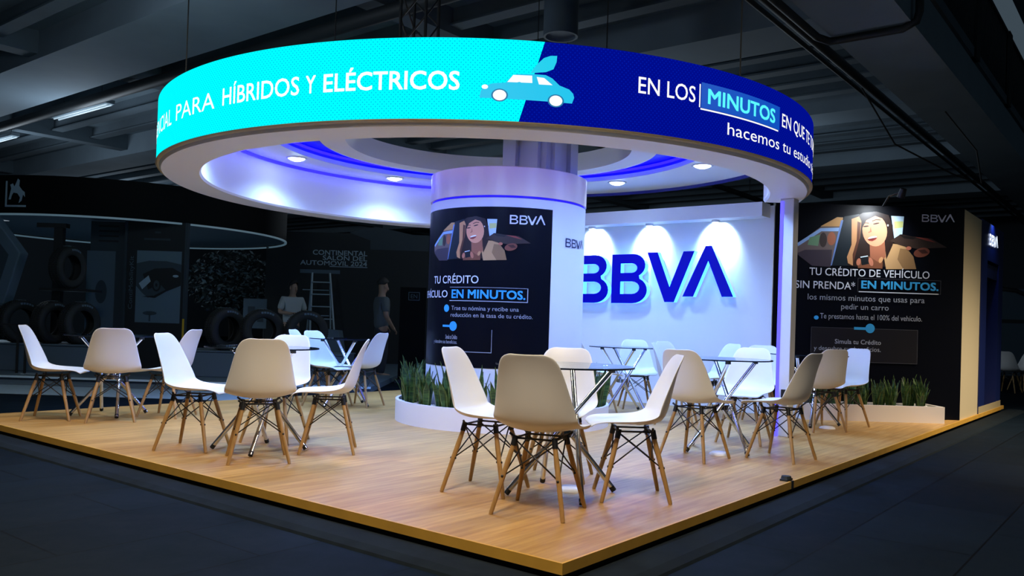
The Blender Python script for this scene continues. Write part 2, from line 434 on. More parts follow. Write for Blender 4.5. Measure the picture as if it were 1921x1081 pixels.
b = MB(); b.box((-6, .85, 5.02), (33.8, 1.3, 5.45)); b.box((-6, .36, 5.02), (33.8, .9, 5.16)); struct('mezzanine_slab', b, concrete_dk)
rail = empty('mezzanine_railing', (0, .38, 5.16), 0, 'dark metal railing along the edge of the upper floor at top right', 'railing')
b = MB()
for k in range(260): b.box((-2+k*.13, -.012, 0), (-2+k*.13+.03, .012, 1.05))
tag(b.build('baluster_row', dark_steel, rail), kind='stuff')
b = MB(); b.box((-2, -.03, 1.05), (32, .03, 1.11)); b.build('handrail', dark_steel, rail)
for k in range(9):
    b = MB(); b.box((4.6+k*3.0, -.05, -.14), (4.9+k*3.0, .03, 1.12)); b.build('post', dark_steel, rail)

# services under the ceiling
def pipe(name, label, pts, r, m, cat='pipe', group=None):
    b = MB(); b.tube(pts, r, 10); return tag(b.build(name, m, None, True, autosmooth=50), label, cat, group)
pipe('conduit_pipe', 'dark conduit that climbs the side of the concrete beam at top right', [(4.6, 1.36, 4.42), (6.9, 1.36, 4.42), (7.15, 1.3, 4.43), (7.2, 1.2, 4.44), (7.2, .5, 4.44), (7.2, .36, 4.5), (7.2, .33, 4.6), (7.2, .33, 5.3)], .045, dark_steel)
pipe('sprinkler_pipe', 'long dark pipe running beside the concrete beam above the LED ring', [(-1, 1.55, 4.55), (33, 1.55, 4.55)], .06, dark_steel)
pipe('cable_conduit', 'thinner of the two dark pipes beside the concrete beam', [(-1, 1.78, 4.62), (33, 1.78, 4.62)], .03, dark_steel)
pipe('duct_pipe', 'dark pipe slung below the wide beam at upper left', [(4.5, 2.2, 4.92), (4.5, 33, 4.92)], .10, dark_steel)
wp = empty('water_pipe', (0, 7.6, 0), 0, 'dark cross pipe under the ceiling behind the LED ring', 'pipe')
b = MB(); b.tube([(5, 0, 4.8), (24, 0, 4.8)], .07, 10); b.build('run', dark_steel, wp, True, autosmooth=50)
for x in (6.5, 11, 15.5, 20):
    b = MB(); b.tube([(x, 0, 4.8), (x, 0, 5.45)], .012, 6); b.build('hanger_rod', dark_steel, wp)
pipe('loop_cable', 'thin black cable hanging in a loop at far right', [(11.5, .9, 4.5), (11.8, .5, 3.9), (11.4, .35, 3.3), (10.6, .6, 3.35), (9.8, 1.2, 3.7), (9.2, 1.5, 4.4)], .012, black_rubber, 'cable')
def tube_light(loc, length, label, rz=0., on=True):
    t = empty('fluorescent_light', loc, rz, label, 'ceiling light')
    b = MB(); b.box((-.09, -length/2, -.02), (.09, length/2, .05)); b.build('housing', concrete, t)
    b = MB()
    for x in (-.045, .045): b.tube([(x, -length/2+.04, -.035), (x, length/2-.04, -.035)], .018, 8)
    b.build('tube', mat('tube_glow', (.5, .5, .5), .4, emit=lin((150, 178, 196)), estr=.75), t)
    lamp('tube_light_glow', 'POINT', (0, 0, -.9), 85, (.72, .86, 1.0), size=.5, parent=t)
    for y in (-length*.35, length*.35):
        b = MB(); b.tube([(0, y, .05), (0, y, .5)], .006, 6); b.build('hanger', dark_steel, t)
tube_light((4.74, 15.0, 4.9), 2.3, 'lit fluorescent tube light under the ceiling at upper left')
tube_light((5.0, 19.6, 4.9), 1.6, 'lit fluorescent tube light cut by the left edge of the photo')
tube_light((13.4, 5.2, 4.9), 1.4, 'small fluorescent tube light behind the right end of the LED ring', .3)
tube_light((1.0, 7.2, 4.9), 1.6, 'added unseen tube light under the ceiling behind the left of the LED ring')  # this and the next three are unseen, added to brighten the dark hall
tube_light((11.0, 25.0, 4.9), 1.6, 'added unseen tube light far back under the ceiling beyond the tyre stand')
tube_light((14.5, 15.0, 4.9), 1.6, 'added unseen tube light under the ceiling behind the middle of the LED ring')
tube_light((9.0, 6.6, 4.9), 1.6, 'added unseen tube light under the ceiling behind the right of the LED ring')
hl = empty('can_lamp', (5.75, 4.2, 4.62), 0, 'white cylindrical can lamp hanging above the middle of the LED ring', 'ceiling light')
b = MB(); b.lathe([(0, .5), (.22, .5), (.22, 0), (.19, 0), (.18, .03), (0, .03)], 28); b.build('can', bg_grey, hl, True, autosmooth=40)
b = MB(); b.tube([(0, 0, .5), (0, 0, .83)], .02, 8); b.build('stem', dark_steel, hl)
for i, ((x, y, z), en) in enumerate(FILL_LAMPS):  # unseen fixtures added to carry the warm fill light
    t = empty('warm_fill_lamp', (x, y, z), 0, ['added warm fill lamp, unseen, above the aisle on the left', 'added warm fill lamp, unseen, above the left of the deck', 'added warm fill lamp, unseen, above the aisle on the right', 'added warm fill lamp, unseen, above the aisle by the kiosk'][i], 'ceiling light')
    b = MB(); b.lathe([(0, .32), (.08, .30), (.12, .12), (.42, 0), (.40, 0), (.10, .11), (0, .11)], 24); b.build('reflector', bg_grey, t, True)
    b = MB(); b.lathe([(0, .03), (.30, .03)], 20); b.build('lens', mat('warm_fill_lens', (.8, .8, .8), .4, emit=(1, .85, .65), estr=3), t)
    l = lamp('warm_fill_light', 'SPOT', (0, 0, -.03), en*4, WARM, size=.45, angle=FILL_ANGLE[i], blend=.6, parent=t)

# hoist truss above the ring
tr = empty('hoist_truss', (3.1, 4.05, 2.85), .3, 'slim dark lattice truss hanging above the LED ring', 'truss')
b = MB(); w = .14
cs = [(-w, -w), (w, -w), (w, w), (-w, w)]
for x, y in cs: b.tube([(x, y, 0), (x, y, 2.05)], .018, 6)
b.build('chord_tubes', dark_steel, tr)
b = MB()
for k in range(7):
    z = k*.28
    for q in range(4):
        a, c = cs[q], cs[(q+1) % 4]
        b.tube([(a[0], a[1], z), (c[0], c[1], z+.28)], .010, 5)
b.build('lattice', dark_steel, tr)
pl = MB(); pl.box((-.27, -.27, 0), (.27, .27, 1.2))
for k in (-.15, .12):
    for sx in (1, -1):
        pl.box((k-.05, sx*.27-.05, 0), (k+.05, sx*.27+.05, 1.2)); pl.box((sx*.27-.05, k-.05, 0), (sx*.27+.05, k+.05, 1.2))
o = pl.build('fluted_pillar', mat('pillar_grey', (.50, .50, .52), .45, .0)); o.location = (3.89, 3.07, 2.36)
tag(o, 'fluted grey pillar rising out of the top of the round poster column', 'pillar')

# ------------------------------------------------------------------ raised deck
dk = empty('stage_deck', (0, 0, 0), 0, 'raised oak plank deck that carries the chairs, tables and column', 'platform')
b = MB(); b.box((0, 0, -.030), (11.35, 6.45, 0)); b.build('plank_top', deck_m, dk)
b = MB(); b.box((-.012, -.012, -.048), (11.36, 0, 0)); b.box((-.012, 0, -.048), (0, 6.45, 0)); b.build('edge_trim', edge_m, dk)
b = MB(); b.box((.03, .03, FZ), (11.3, 6.4, -.03)); b.build('plinth', black_rubber, dk)
b = MB(); b.box((-.02, -.014, -.05), (.02, .0, .002)); b.box((-.05, .005, 0), (.05, .055, .012)); b.lathe([(0, .03), (.03, .03), (.035, .012)], 12, (0, .03, 0))
o = b.build('edge_clamp', dark_steel); o.location = (2.62, .0, 0); tag(o, 'small dark clamp on the right edge of the oak deck', 'clamp')

# ------------------------------------------------------------------ LED ring canopy
RC = (3.57, 3.48); A0, A1 = 55., 302.; NR = 160
ring = empty('ring_canopy', (0, 0, 0), 0, 'large round canopy wrapped by a cyan and blue LED screen', 'canopy')
ZB, ZT = 2.26, 2.79
b = MB()
b.ring([(2.70, 2.735), (2.70, ZB-.015), (2.715, ZB-.035), (3.03, ZB-.035), (3.045, ZB-.01), (3.045, ZT), (2.76, ZT)], NR, RC, A0, A1)
b.build('band_shell', fascia_white, ring, True, autosmooth=35)
b = MB(); b.ring([(3.046, ZB-.012), (3.072, ZB-.004), (3.076, ZB+.004), (3.046, ZB+.004)], NR, RC, A0, A1); b.build('lower_lip', tan_lip, ring, True, autosmooth=50)
def led_map(u, v, t):
    a = R(u); return (RC[0]+(3.07+t)*cos(a), RC[1]+(3.07+t)*sin(a), v)
SPLIT_T, SPLIT_B = 226.5, 223.6
def led_patch(name, lo, hi, m, parent):
    n = 140; me = MB(); uvs = []
    for i in range(n+1):
        f = i/n
        aT = lo[1]+(hi[1]-lo[1])*f; aB = lo[0]+(hi[0]-lo[0])*f
        for a, z in ((aB, ZB), (aT, ZT)): me.v.append(led_map(a, z, 0)); uvs.append((R(a)*3.07, z))
        for a, z in ((aB, ZB), (aT, ZT)): me.v.append(led_map(a, z, -.02)); uvs.append((R(a)*3.07, z))
    for i in range(n):
        k = 4*i
        for q in ((0, 4, 5, 1), (2, 3, 7, 6), (0, 2, 6, 4), (1, 5, 7, 3)): me.f.append([k+j for j in q]); me.m.append(0)
    o = me.build(name, m, parent, True, autosmooth=40)
    ul = o.data.uv_layers.new(name='UVMap')
    for lp in o.data.loops: ul.data[lp.index].uv = uvs[lp.vertex_index]
    return o
sc_c = led_patch('led_screen', (A0, A0), (SPLIT_B, SPLIT_T), led_cyan, ring); tag(sc_c, 'cyan half of the LED screen')
sc_b = led_patch('led_screen', (SPLIT_B, SPLIT_T), (A1, A1), led_blue, ring); tag(sc_b, 'deep blue half of the LED screen')
b = MB()
b = MB(); put_text(b, 'TASA PREFERENCIAL', led_map, 134, 166.5, 2.435, 2.565, t=.003); b.build('lettering', led_white, sc_c)
b = MB(); put_text(b, 'PARA', led_map, 168.5, 180.2, 2.445, 2.57, t=.003); b.build('lettering', led_white, sc_c)
b = MB(); put_text(b, 'H\u00cdBRIDOS', led_map, 182.0, 195.6, 2.452, 2.575, 0, .008, t=.003); b.build('lettering', led_white, sc_c)
b = MB(); put_text(b, 'Y', led_map, 196.6, 198.0, 2.456, 2.574, 0, .012, t=.003); b.build('lettering', led_white, sc_c)
b = MB(); put_text(b, 'EL\u00c9CTRICOS', led_map, 199.2, 216.4, 2.456, 2.574, 0, .014, t=.003); b.build('lettering', led_white, sc_c)
b = MB()
b = MB(); put_text(b, 'EN LOS', led_map, 238.7, 247.3, 2.526, 2.636, 0, .004, t=.003); b.build('lettering', led_white, sc_b)
b = MB(); put_text(b, 'EN QUE TE TOMAS', led_map, 266.5, 290.5, 2.538, 2.640, 0, .004, t=.003); b.build('lettering', led_white, sc_b)
b = MB(); put_text(b, 'hacemos tu estudio t\u00e9cnico', led_map, 253.2, 293.5, 2.352, 2.440, 0, .0, t=.003); b.build('lettering', led_white, sc_b)
b = MB()
quad(b, led_map, 248.3, 265.7, 2.50, 2.675, 0, .002, 12); b.build('word_box', led_mid, sc_b)
b = MB()
quad(b, led_map, 248.2, 265.3, 2.485, 2.496, 0, .003, 12); quad(b, led_map, 247.95, 248.15, 2.50, 2.66, 0, .003); b.build('box_rule', led_white, sc_b)
b = MB(); put_text(b, 'MINUTOS', led_map, 249.5, 264.2, 2.538, 2.640, 0, .018, t=.004); b.build('lettering', led_pale, sc_b)
# the little electric car with a leaf, drawn across both halves
CA = lambda X: 218.78+ (X-170)/(1310-170)*(230.25-218.78)     # drawing units of the car artwork
CZ = lambda Y, X: 2.72-(Y-100)/(930-100)*.355 + (X-700)*.00001
def car_map(u, v, t): return led_map(CA(u), CZ(v, u), t)
b = MB()
body = [(180, 800), (190, 720), (230, 640), (330, 600), (480, 585), (560, 470), (620, 450), (800, 440), (960, 445), (1040, 490), (1130, 590), (1250, 640), (1300, 700), (1315, 760), (1290, 850), (180, 820)]
poly2(b, car_map, body, 0, .004, 90); b.build('car_drawing', led_turq, sc_b)
b = MB()
poly2(b, car_map, [(500, 575), (570, 465), (795, 465), (800, 575)], 0, .005); b.build('window_drawing', led_white, sc_b); b = MB()
poly2(b, car_map, [(850, 480), (940, 490), (1045, 592), (880, 592)], 0, .005)
b.build('window_drawing', led_white, sc_b)
b = MB()
for cx_, cy_ in ((415, 775), (1090, 825)):
    b = MB(); poly2(b, car_map, ell(cx_, cy_, 100, 98), 0, .005); b.build('tyre_drawing', led_teal, sc_b)
    b = MB(); poly2(b, car_map, ell(cx_, cy_, 80, 80), 0, .006); b.build('hub_drawing', led_white, sc_b)
b = MB(); poly2(b, car_map, ell(238, 655, 38, 34), 0, .006); b.build('headlamp_drawing', led_white, sc_b)
b = MB()
poly2(b, car_map, [(770, 430), (850, 290), (930, 190), (1010, 150), (1090, 145), (1085, 240), (1050, 350), (960, 400), (860, 415)], 0, .004)
b.build('leaf_drawing', led_leaf, sc_b)
# soffit disc, cove coloured for its blue glow and inner rim
b = MB(); b.ring([(2.17, 2.735), (3.04, 2.735), (3.04, 2.785), (2.17, 2.785)], NR, RC, 0, 360); b.build('soffit', white, ring, True, autosmooth=35)
b = MB(); b.ring([(3.041, 2.70), (3.065, 2.70), (3.065, 2.79), (3.041, 2.79)], 90, RC, -57.9, 54.9); b.build('soffit_edge', mat('edge_navy', (.01, .012, .20), .5), ring, True, autosmooth=35)
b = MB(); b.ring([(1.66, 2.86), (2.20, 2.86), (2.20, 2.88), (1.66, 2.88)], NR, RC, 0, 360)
b.ring([(2.17, 2.786), (2.19, 2.786), (2.19, 2.86), (2.17, 2.86)], NR, RC, 0, 360); b.build('cove', cove_glow_blue, ring, True, autosmooth=35)
b = MB(); b.ring([(2.145, 2.815), (2.165, 2.815), (2.165, 2.84), (2.145, 2.84)], NR, RC, 0, 360); b.build('cove_led_strip', blue_strip, ring)
b = MB(); b.ring([(1.42, 2.72), (1.68, 2.72), (1.68, 2.92), (1.42, 2.92)], NR, RC, 0, 360); b.build('inner_rim', fascia_white, ring, True, autosmooth=35)
b = MB(); b.ring([(2.668, 2.700), (2.682, 2.700), (2.682, 2.733), (2.668, 2.733)], NR, RC, A0, A1); b.build('wall_led_strip', blue_line, ring)
for k in range(10):
    a = R(106-36*k); x, y = RC[0]+2.34*cos(a), RC[1]+2.34*sin(a)
    b = MB(); b.lathe([(.085, -.004), (.10, -.012), (.115, -.006), (.115, .0), (.085, 0)], 20, (x, y, 2.734)); s_ = b.build('spotlight', white, ring, True)
    b = MB(); b.lathe([(0, -.030), (.045, -.027), (.078, -.014), (.09, 0)], 20, (x, y, 2.730)); b.build('lens', dome, s_, True)
    lamp('ring_spot', 'SPOT', (x, y, 2.69), 265, COOL, (RC[0]+2.06*cos(a), RC[1]+2.06*sin(a), 1.0), size=.10, angle=146, blend=1.0, parent=ring)
b = MB()
for a in (20, 140, 260):
    for rr in (1.55, 2.9):
        p = (RC[0]+rr*cos(R(a)), RC[1]+rr*sin(R(a))); b.tube([(p[0], p[1], 2.78), (p[0], p[1], 5.3)], .006, 5)
b.build('hanging_wire', dark_steel, ring)

# post that carries the right end of the ring
ps = empty('support_post', (4.93, .905, 0), 0, 'white square post with a blue LED strip under the right end of the ring', 'post')
b = MB(); b.box((-.065, -.065, 0), (.065, .065, 2.224)); b.build('shaft', white, ps, bevel=.004)
b = MB(); b.box((-.073, .030, 0), (-.0655, .060, 2.2)); b.build('led_strip', mat('post_led', (0, 0, .1), .5, emit=(.06, .05, 1), estr=3.), ps)
b = MB(); b.box((-.09, -.05, .30), (-.0655, .0, .44)); b.build('control_box', black_metal, ps)

# ------------------------------------------------------------------ round column with poster
CC = (3.70, 3.31); RCOL = .772
col = empty('poster_column', (CC[0], CC[1], 0), 0, 'fat round white column with a dark poster wrapped round its front', 'column')
b = MB(); b.lathe([(0, 0), (RCOL, 0), (RCOL, 2.118), (RCOL-.02, 2.124), (0, 2.124)], 96); b.build('shaft', white, col, True, autosmooth=40)
b = MB(); b.lathe([(RCOL-.012, 2.124), (RCOL-.012, 2.142)], 96); b.build('led_line', mat('column_led', (0, 0, .1), .5, emit=(.01, .0, .8), estr=1.2), col, True)
b = MB(); b.lathe([(0, 2.142), (RCOL+.006, 2.142), (RCOL+.006, 2.405), (RCOL-.02, 2.415), (RCOL-.05, 2.415), (RCOL-.05, 2.30), (0, 2.30)], 96); b.build('top_band', band_pink, col, True, autosmooth=40)
def col_map(u, v, t): return ((RCOL+.003+t)*cos(R(u)), (RCOL+.003+t)*sin(R(u)), v)
def arc_map(a0): return lambda u, v, t: col_map(a0+math.degrees(u/RCOL), v, t)
def CX(x): return -141.25 + math.degrees(math.asin(max(-1, min(1, (x-950)/145.))))
def CZ2(y, x=930): return 2.034-(y-388)*.00486+(x-930)*.00010
b = MB(); n = 60
lo, hi = -248., CX(1027)
for i in range(n):
    a, c = lo+(hi-lo)*i/n, lo+(hi-lo)*(i+1)/n
    b.add([col_map(a, .555, 0), col_map(c, .555, 0), col_map(c, 2.035, 0), col_map(a, 2.035, 0), col_map(a, .555, -.003), col_map(c, .555, -.003), col_map(c, 2.035, -.003), col_map(a, 2.035, -.003)], [(0, 1, 2, 3), (4, 7, 6, 5), (3, 2, 6, 7), (0, 4, 5, 1)])
colp = b.build('poster', poster_black, col, True, autosmooth=40)
# poster picture: a smiling woman in a car looking down at a phone, and a man beside her
def ink(c, nm): return mat('ink_'+nm, lin(c), .4)
ART = [
 ((112, 96, 92), 'stone', [(55, 300), (245, 160), (380, 75), (432, 75), (420, 190), (345, 470), (200, 470), (60, 360)]),
 ((200, 150, 90), 'amber', [(250, 150), (385, 75), (430, 80), (425, 150)]),
 ((150, 185, 230), 'sky', [(60, 290), (250, 165), (420, 160), (415, 190), (260, 190), (75, 310)]),
 ((112, 150, 112), 'green', [(150, 300), (165, 240), (250, 215), (235, 310)]),
 ((60, 48, 44), 'umber', ell(275, 260, 30, 60)),
 ((170, 100, 70), 'clay', ell(342, 250, 34, 55)),
 ((66, 56, 66), 'plum', [(60, 370), (130, 340), (350, 340), (340, 480), (190, 470)]),
 ((112, 142, 200), 'steel', [(415, 100), (440, 100), (365, 460), (340, 470)]),
 ((14, 28, 38), 'petrol', [(440, 70), (560, 50), (560, 470), (350, 470)]),
 ((190, 215, 232), 'ice', [(820, 65), (925, 70), (915, 215), (850, 250)]),
 ((205, 208, 130), 'lime', [(845, 110), (920, 110), (918, 160), (848, 170)]),
 ((40, 22, 16), 'brown', [(520, 80), (590, 40), (700, 30), (800, 60), (835, 150), (845, 260), (825, 400), (800, 480), (740, 480), (560, 480), (480, 470), (470, 410), (500, 330), (505, 150)]),
 ((196, 152, 102), 'sand', [(800, 290), (930, 300), (1010, 400), (1035, 500), (790, 500), (770, 400)]),
 ((150, 112, 72), 'khaki', [(900, 330), (960, 340), (1010, 400), (1035, 500), (930, 500), (880, 420)]),
 ((160, 96, 68), 'tan', [(650, 270), (770, 240), (785, 400), (730, 450), (660, 430)]),
 ((232, 158, 118), 'peach', ell(690, 185, 100, 130, 26, -.18)),
 ((40, 22, 16), 'brown', [(590, 60), (680, 30), (780, 55), (835, 140), (840, 300), (790, 420), (775, 300), (800, 180), (760, 90), (690, 65), (620, 100), (575, 190), (570, 90)]),
 ((206, 148, 98), 'honey', [(500, 90), (560, 70), (580, 110), (570, 250), (535, 380), (520, 470), (480, 450), (470, 400), (505, 300)]),
 ((96, 54, 36), 'chestnut', [(548, 110), (575, 120), (568, 260), (535, 400), (520, 465), (515, 380), (545, 270)]),
 ((250, 246, 240), 'ivory', ell(673, 243, 36, 11, 16, -.2)),
 ((150, 60, 50), 'lip', [(632, 255), (640, 262), (675, 262), (712, 240), (700, 258), (672, 272), (645, 268)]),
 ((60, 34, 28), 'bistre', ell(618, 150, 24, 6, 12, -.1)),
 ((60, 34, 28), 'bistre', ell(700, 128, 27, 6, 12, -.2)),
 ((60, 34, 28), 'bistre', [(665, 105), (700, 92), (735, 96), (734, 102), (700, 99), (668, 111)]),
 ((60, 34, 28), 'bistre', [(592, 128), (615, 118), (640, 122), (640, 128), (616, 124), (594, 134)]),
 ((190, 112, 84), 'rose', [(655, 150), (665, 195), (640, 205), (636, 198), (650, 190)]),
 ((250, 246, 240), 'ivory', ell(795, 143, 6, 8, 10)),
 ((128, 76, 50), 'cinnamon', [(560, 420), (600, 400), (650, 395), (720, 440), (760, 440), (760, 495), (560, 490)]),
 ((206, 148, 98), 'honey', ell(745, 425, 16, 26, 12, .4)),
 ((16, 20, 24), 'graphite', [(575, 400), (640, 390), (658, 455), (592, 468)]),
 ((210, 225, 235), 'frost', [(578, 398), (638, 388), (640, 396), (580, 406)]),
 ((196, 120, 90), 'skin', ell(565, 440, 18, 30, 14, .2)),
 ((196, 120, 90), 'skin', ell(665, 440, 18, 36, 14, -.3)),
 ((58, 42, 34), 'bark', [(815, 270), (900, 215), (1000, 235), (1150, 250), (1280, 325), (1040, 335), (950, 320), (860, 290)]),
 ((26, 20, 18), 'soot', [(885, 218), (950, 228), (1030, 245), (1000, 258), (930, 250)]),
 ((150, 66, 54), 'brick', [(1020, 238), (1120, 250), (1190, 285), (1110, 268)]),
 ((128, 70, 52), 'copper', ell(1075, 365, 66, 38, 18, -.2)),
 ((70, 36, 28), 'cocoa', [(1040, 345), (1100, 340), (1130, 370), (1080, 375)]),
 ((190, 110, 84), 'blush', ell(968, 330, 22, 16, 12)),
]
def picture(name, mapf, parent, lift=.0008, fine=0):
    b = MB(); ms = []; 
    for i, (c, nm, pts) in enumerate(ART):
        m = ink(c, nm)
        if m not in ms: ms.append(m)
        poly2(b, mapf, pts, ms.index(m), .0012+lift*.25*i, fine)
    return b.build(name, ms, parent)
def PS(x): return -(1808.5-x)*.00637
def PZ(x, y): return 2.37-(y-410)*.00627+(x-1727)*.000235
def art_panel(X, Y):
    x, y = 1480+X/4.323, 390+Y/4.323; return PS(x), PZ(x, y)
U0, V0 = art_panel(690, 185)
def art_col_map(X, Y, t):
    u, v = art_panel(X, Y); return col_map(-164+math.degrees((u-U0)*.60/RCOL), 1.812+(v-V0)*.60, t)
picture('printed_picture', art_col_map, colp, .0006, 22)
b = MB()
def ct(mb, s, x0, x1, yb, yc, mi=0, bold=0., t=.006): put_text(mb, s, col_map, CX(x0), CX(x1), CZ2(yb, (x0+x1)/2), CZ2(yc, (x0+x1)/2), mi, bold, t=t)
# headline wraps round the left of the column
z1a, z1b = CZ2(533), CZ2(518)
put_text(b, 'TU CR\u00c9DITO', col_map, -203, CX(903), z1a, z1b, 0, .004, t=.006)
put_text(b, 'DE VEH\u00cdCULO', col_map, -238, CX(849), CZ2(558, 830), CZ2(544, 830), 0, .004, t=.006)
put_text(b, 'Trae tu n\u00f3mina y recibe una', col_map, CX(857), CX(973), CZ2(584), CZ2(576), 1, .0, t=.006)
put_text(b, 'reducci\u00f3n en la tasa de tu cr\u00e9dito.', col_map, CX(856), CX(997), CZ2(597), CZ2(589), 1, .0, t=.006)
put_text(b, 'Simula tu Cr\u00e9dito', col_map, -186, CX(869), CZ2(638, 850), CZ2(630, 850), 1, .01, t=.006)
put_text(b, 'y descubre sus beneficios.', col_map, -200, CX(869), CZ2(647, 850), CZ2(640, 850), 1, .0, t=.006)
wordmark(b, arc_map(CX(953)), 0, R(CX(1014)-CX(953))*RCOL, CZ2(421, 985), .082, .16, .006)
b.build('lettering', [ink_white, ink_grey], colp)
b = MB(); put_text(b, 'EN MINUTOS.', col_map, CX(857), CX(983), CZ2(561), CZ2(545), 0, .02, t=.006)
quad(b, col_map, CX(842), CX(856), CZ2(617), CZ2(613), 0, .006, 3)
poly2(b, lambda u, v, t: col_map(CX(861)+math.degrees(u/RCOL), CZ2(615)+v, t), ell(0, 0, .045, .045), 0, .006)
poly2(b, lambda u, v, t: col_map(CX(848)+math.degrees(u/RCOL), CZ2(581)+v, t), ell(0, 0, .035, .035), 0, .006)
b.build('cyan_lettering', ink_cyan, colp)
b = MB(); frame(b, col_map, CX(853), CX(988), CZ2(567), CZ2(540), .004, 0, .006)
quad(b, col_map, CX(853), CX(987), CZ2(567), CZ2(565.5), 0, .007, 8); quad(b, col_map, CX(986.6), CX(988), CZ2(566), CZ2(541), 0, .007)
quad(b, col_map, CX(876), CX(929), CZ2(663.4), CZ2(662.2), 0, .006, 4); quad(b, col_map, CX(928.2), CX(929), CZ2(663), CZ2(620), 0, .006)
b.build('rule_frame', ink_grey, colp)
b = MB(); wordmark(b, arc_map(CX(1052)), 0, .365, CZ2(458, 1070), .082, .15, .003); tag(b.build('wordmark', mat('ink_navy', (.006, .012, .07), .5), col), 'small navy wordmark on the white side of the column')

# ------------------------------------------------------------------ logo wall
LX = 6.75
lw = empty('logo_wall', (LX, 3.5, 0), 0, 'white lit wall behind the column that carries the big blue letters', 'wall panel')
b = MB(); b.box((0, -1.75, 0), (.12, 2.4, 2.46)); b.build('panel', white, lw)
b = MB(); b.box((-.25, -1.70, 2.31), (.0, 2.4, 2.475)); b.build('header', white, lw, bevel=.003)
for k, y in enumerate((4.22, 3.35, 2.44)):
    b = MB(); b.lathe([(0, .0), (.05, .0), (.055, -.03), (.04, -.03), (.038, -.012), (0, -.012)], 20, (-.10, y-3.5, 2.31)); s_ = b.build('spotlight', white, lw, True, autosmooth=40)
    b = MB(); b.lathe([(0, -.02), (.038, -.02)], 20, (-.10, y-3.5, 2.31)); b.build('lens', lens, s_)
    lamp('wall_spot', 'SPOT', (LX-.15, y, 2.26), 170, (.55, .80, 1.0), (LX, y, 2.14), size=.03, angle=110, blend=1.)
sg = empty('letter_sign', (LX, 3.5, 1.28), 0, 'big raised blue letters with glowing edges on the white wall', 'sign')
def sg_map(u, v, t): return (-t, -u-3.5, v-1.28)
for ch, u0, w_, v0, h_ in (('B', -4.46, .53, 1.285, .64), ('B', -3.88, .53, 1.285, .64), ('V', -3.36, .66, 1.305, .635), ('A', -2.85, .67, 1.375, .625)):
    b = MB()
    if ch == 'B': b_letter(b, sg_map, u0, v0, w_, h_, .21, .03, .115, 0, 1, 2)
    else: v_letter(b, ch, sg_map, u0, v0, w_, h_, .235, .03, .115, 0, 1, 2)
    b.build('letter', [letter_blue, letter_side, letter_back], sg)

# ------------------------------------------------------------------ diagonal poster wall, beige return, navy kiosk
P0 = Vector((8.22, .01, 0)); PD = Vector((-.643, .766, 0)); PN = Vector((-.766, -.643, 0))
pw = empty('poster_wall', (P0.x, P0.y, 0), 0, 'black poster wall with a smiling woman and white text beside the planter', 'poster wall')
def pw_map(u, v, t): return tuple(PD*(-u) + PN*t + Vector((0, 0, v)))
b = MB()
vs = [pw_map(u, v, t) for u in (-2.26, 0) for v in (0, 2.5) for t in (-.08, 0)]
b.add(vs, [(0, 1, 3, 2), (4, 6, 7, 5), (0, 4, 5, 1), (2, 3, 7, 6), (0, 2, 6, 4), (1, 5, 7, 3)]); b.build('panel', poster_black, pw)
picture('printed_picture', lambda X, Y, t: pw_map(*art_panel(X, Y), t), pw, .0006)
b = MB()
def pt(mb, s, x0, x1, yb, yc, mi=0, bold=0.): 
    xm = (x0+x1)/2; put_text(mb, s, pw_map, PS(x0), PS(x1), PZ(xm, yb), PZ(xm, yc), mi, bold, t=.012)
wordmark(b, pw_map, PS(1727), PS(1789), PZ(1757, 417.5), .088, .16, .012)
pt(b, 'TU CR\u00c9DITO DE VEH\u00cdCULO', 1519, 1744, 520, 506, 0, .004)
pt(b, 'SIN PRENDA*', 1493.5, 1605, 542, 528, 0, .004)
pt(b, 'los mismos minutos que usas para', 1517, 1736, 566, 555, 1)
pt(b, 'pedir un carro', 1580, 1669, 582, 571.5, 1)
pt(b, 'Te prestamos hasta el 100% del veh\u00edculo.', 1541, 1732, 601, 591, 1)
pt(b, 'Simula tu Cr\u00e9dito', 1570, 1656, 646.5, 638, 1, .01)
pt(b, 'y descubre sus beneficios.', 1531, 1656, 659, 650.5, 1)
b.build('lettering', [ink_white, ink_grey], pw)
b = MB(); pt(b, 'EN MINUTOS.', 1617, 1761, 544, 529.5, 0, .022)
quad(b, pw_map, PS(1605), PS(1628), PZ(1616, 619.5), PZ(1616, 614.5), 0, .013)
poly2(b, pw_map, ell(PS(1635), PZ(1635, 617), .056, .056), 0, .013)
poly2(b, pw_map, ell(PS(1534), PZ(1534, 596), .028, .024), 0, .012)
b.build('cyan_lettering', ink_cyan, pw)
b = MB(); quad(b, pw_map, PS(1525), PS(1725), PZ(1625, 681), PZ(1625, 617), 0, .010)
b.build('info_box', mat('ink_charcoal', lin((26, 23, 27)), .4), pw)
b = MB(); frame(b, pw_map, PS(1525), PS(1725), PZ(1625, 681), PZ(1625, 617), .004, 0, .011); 
quad(b, pw_map, PS(1612), PS(1762), PZ(1690, 551.5), PZ(1690, 549.8), 1, .011); frame(b, pw_map, PS(1610), PS(1766), PZ(1690, 551), PZ(1690, 525), .003, 0, .0105)
b.build('rule_frame', [mat('ink_dim', lin((92, 92, 98)), .4), ink_white], pw)
lampb = MB(); 
lampb.tube([(0, 0, 2.50), (-.10, -.09, 2.60), (-.34, -.29, 2.60)], .012, 8)
sa = empty('arm_spotlight', (P0.x+PD.x*.98, P0.y+PD.y*.98, 0), 0, 'small dark arm spotlight above the black poster wall', 'spotlight')
lampb.build('arm', black_metal, sa, True)
b = MB(); b.tube([(-.36, -.305, 2.63), (-.33, -.27, 2.54)], [.035, .045], 14); b.build('head', black_metal, sa, True, autosmooth=40)
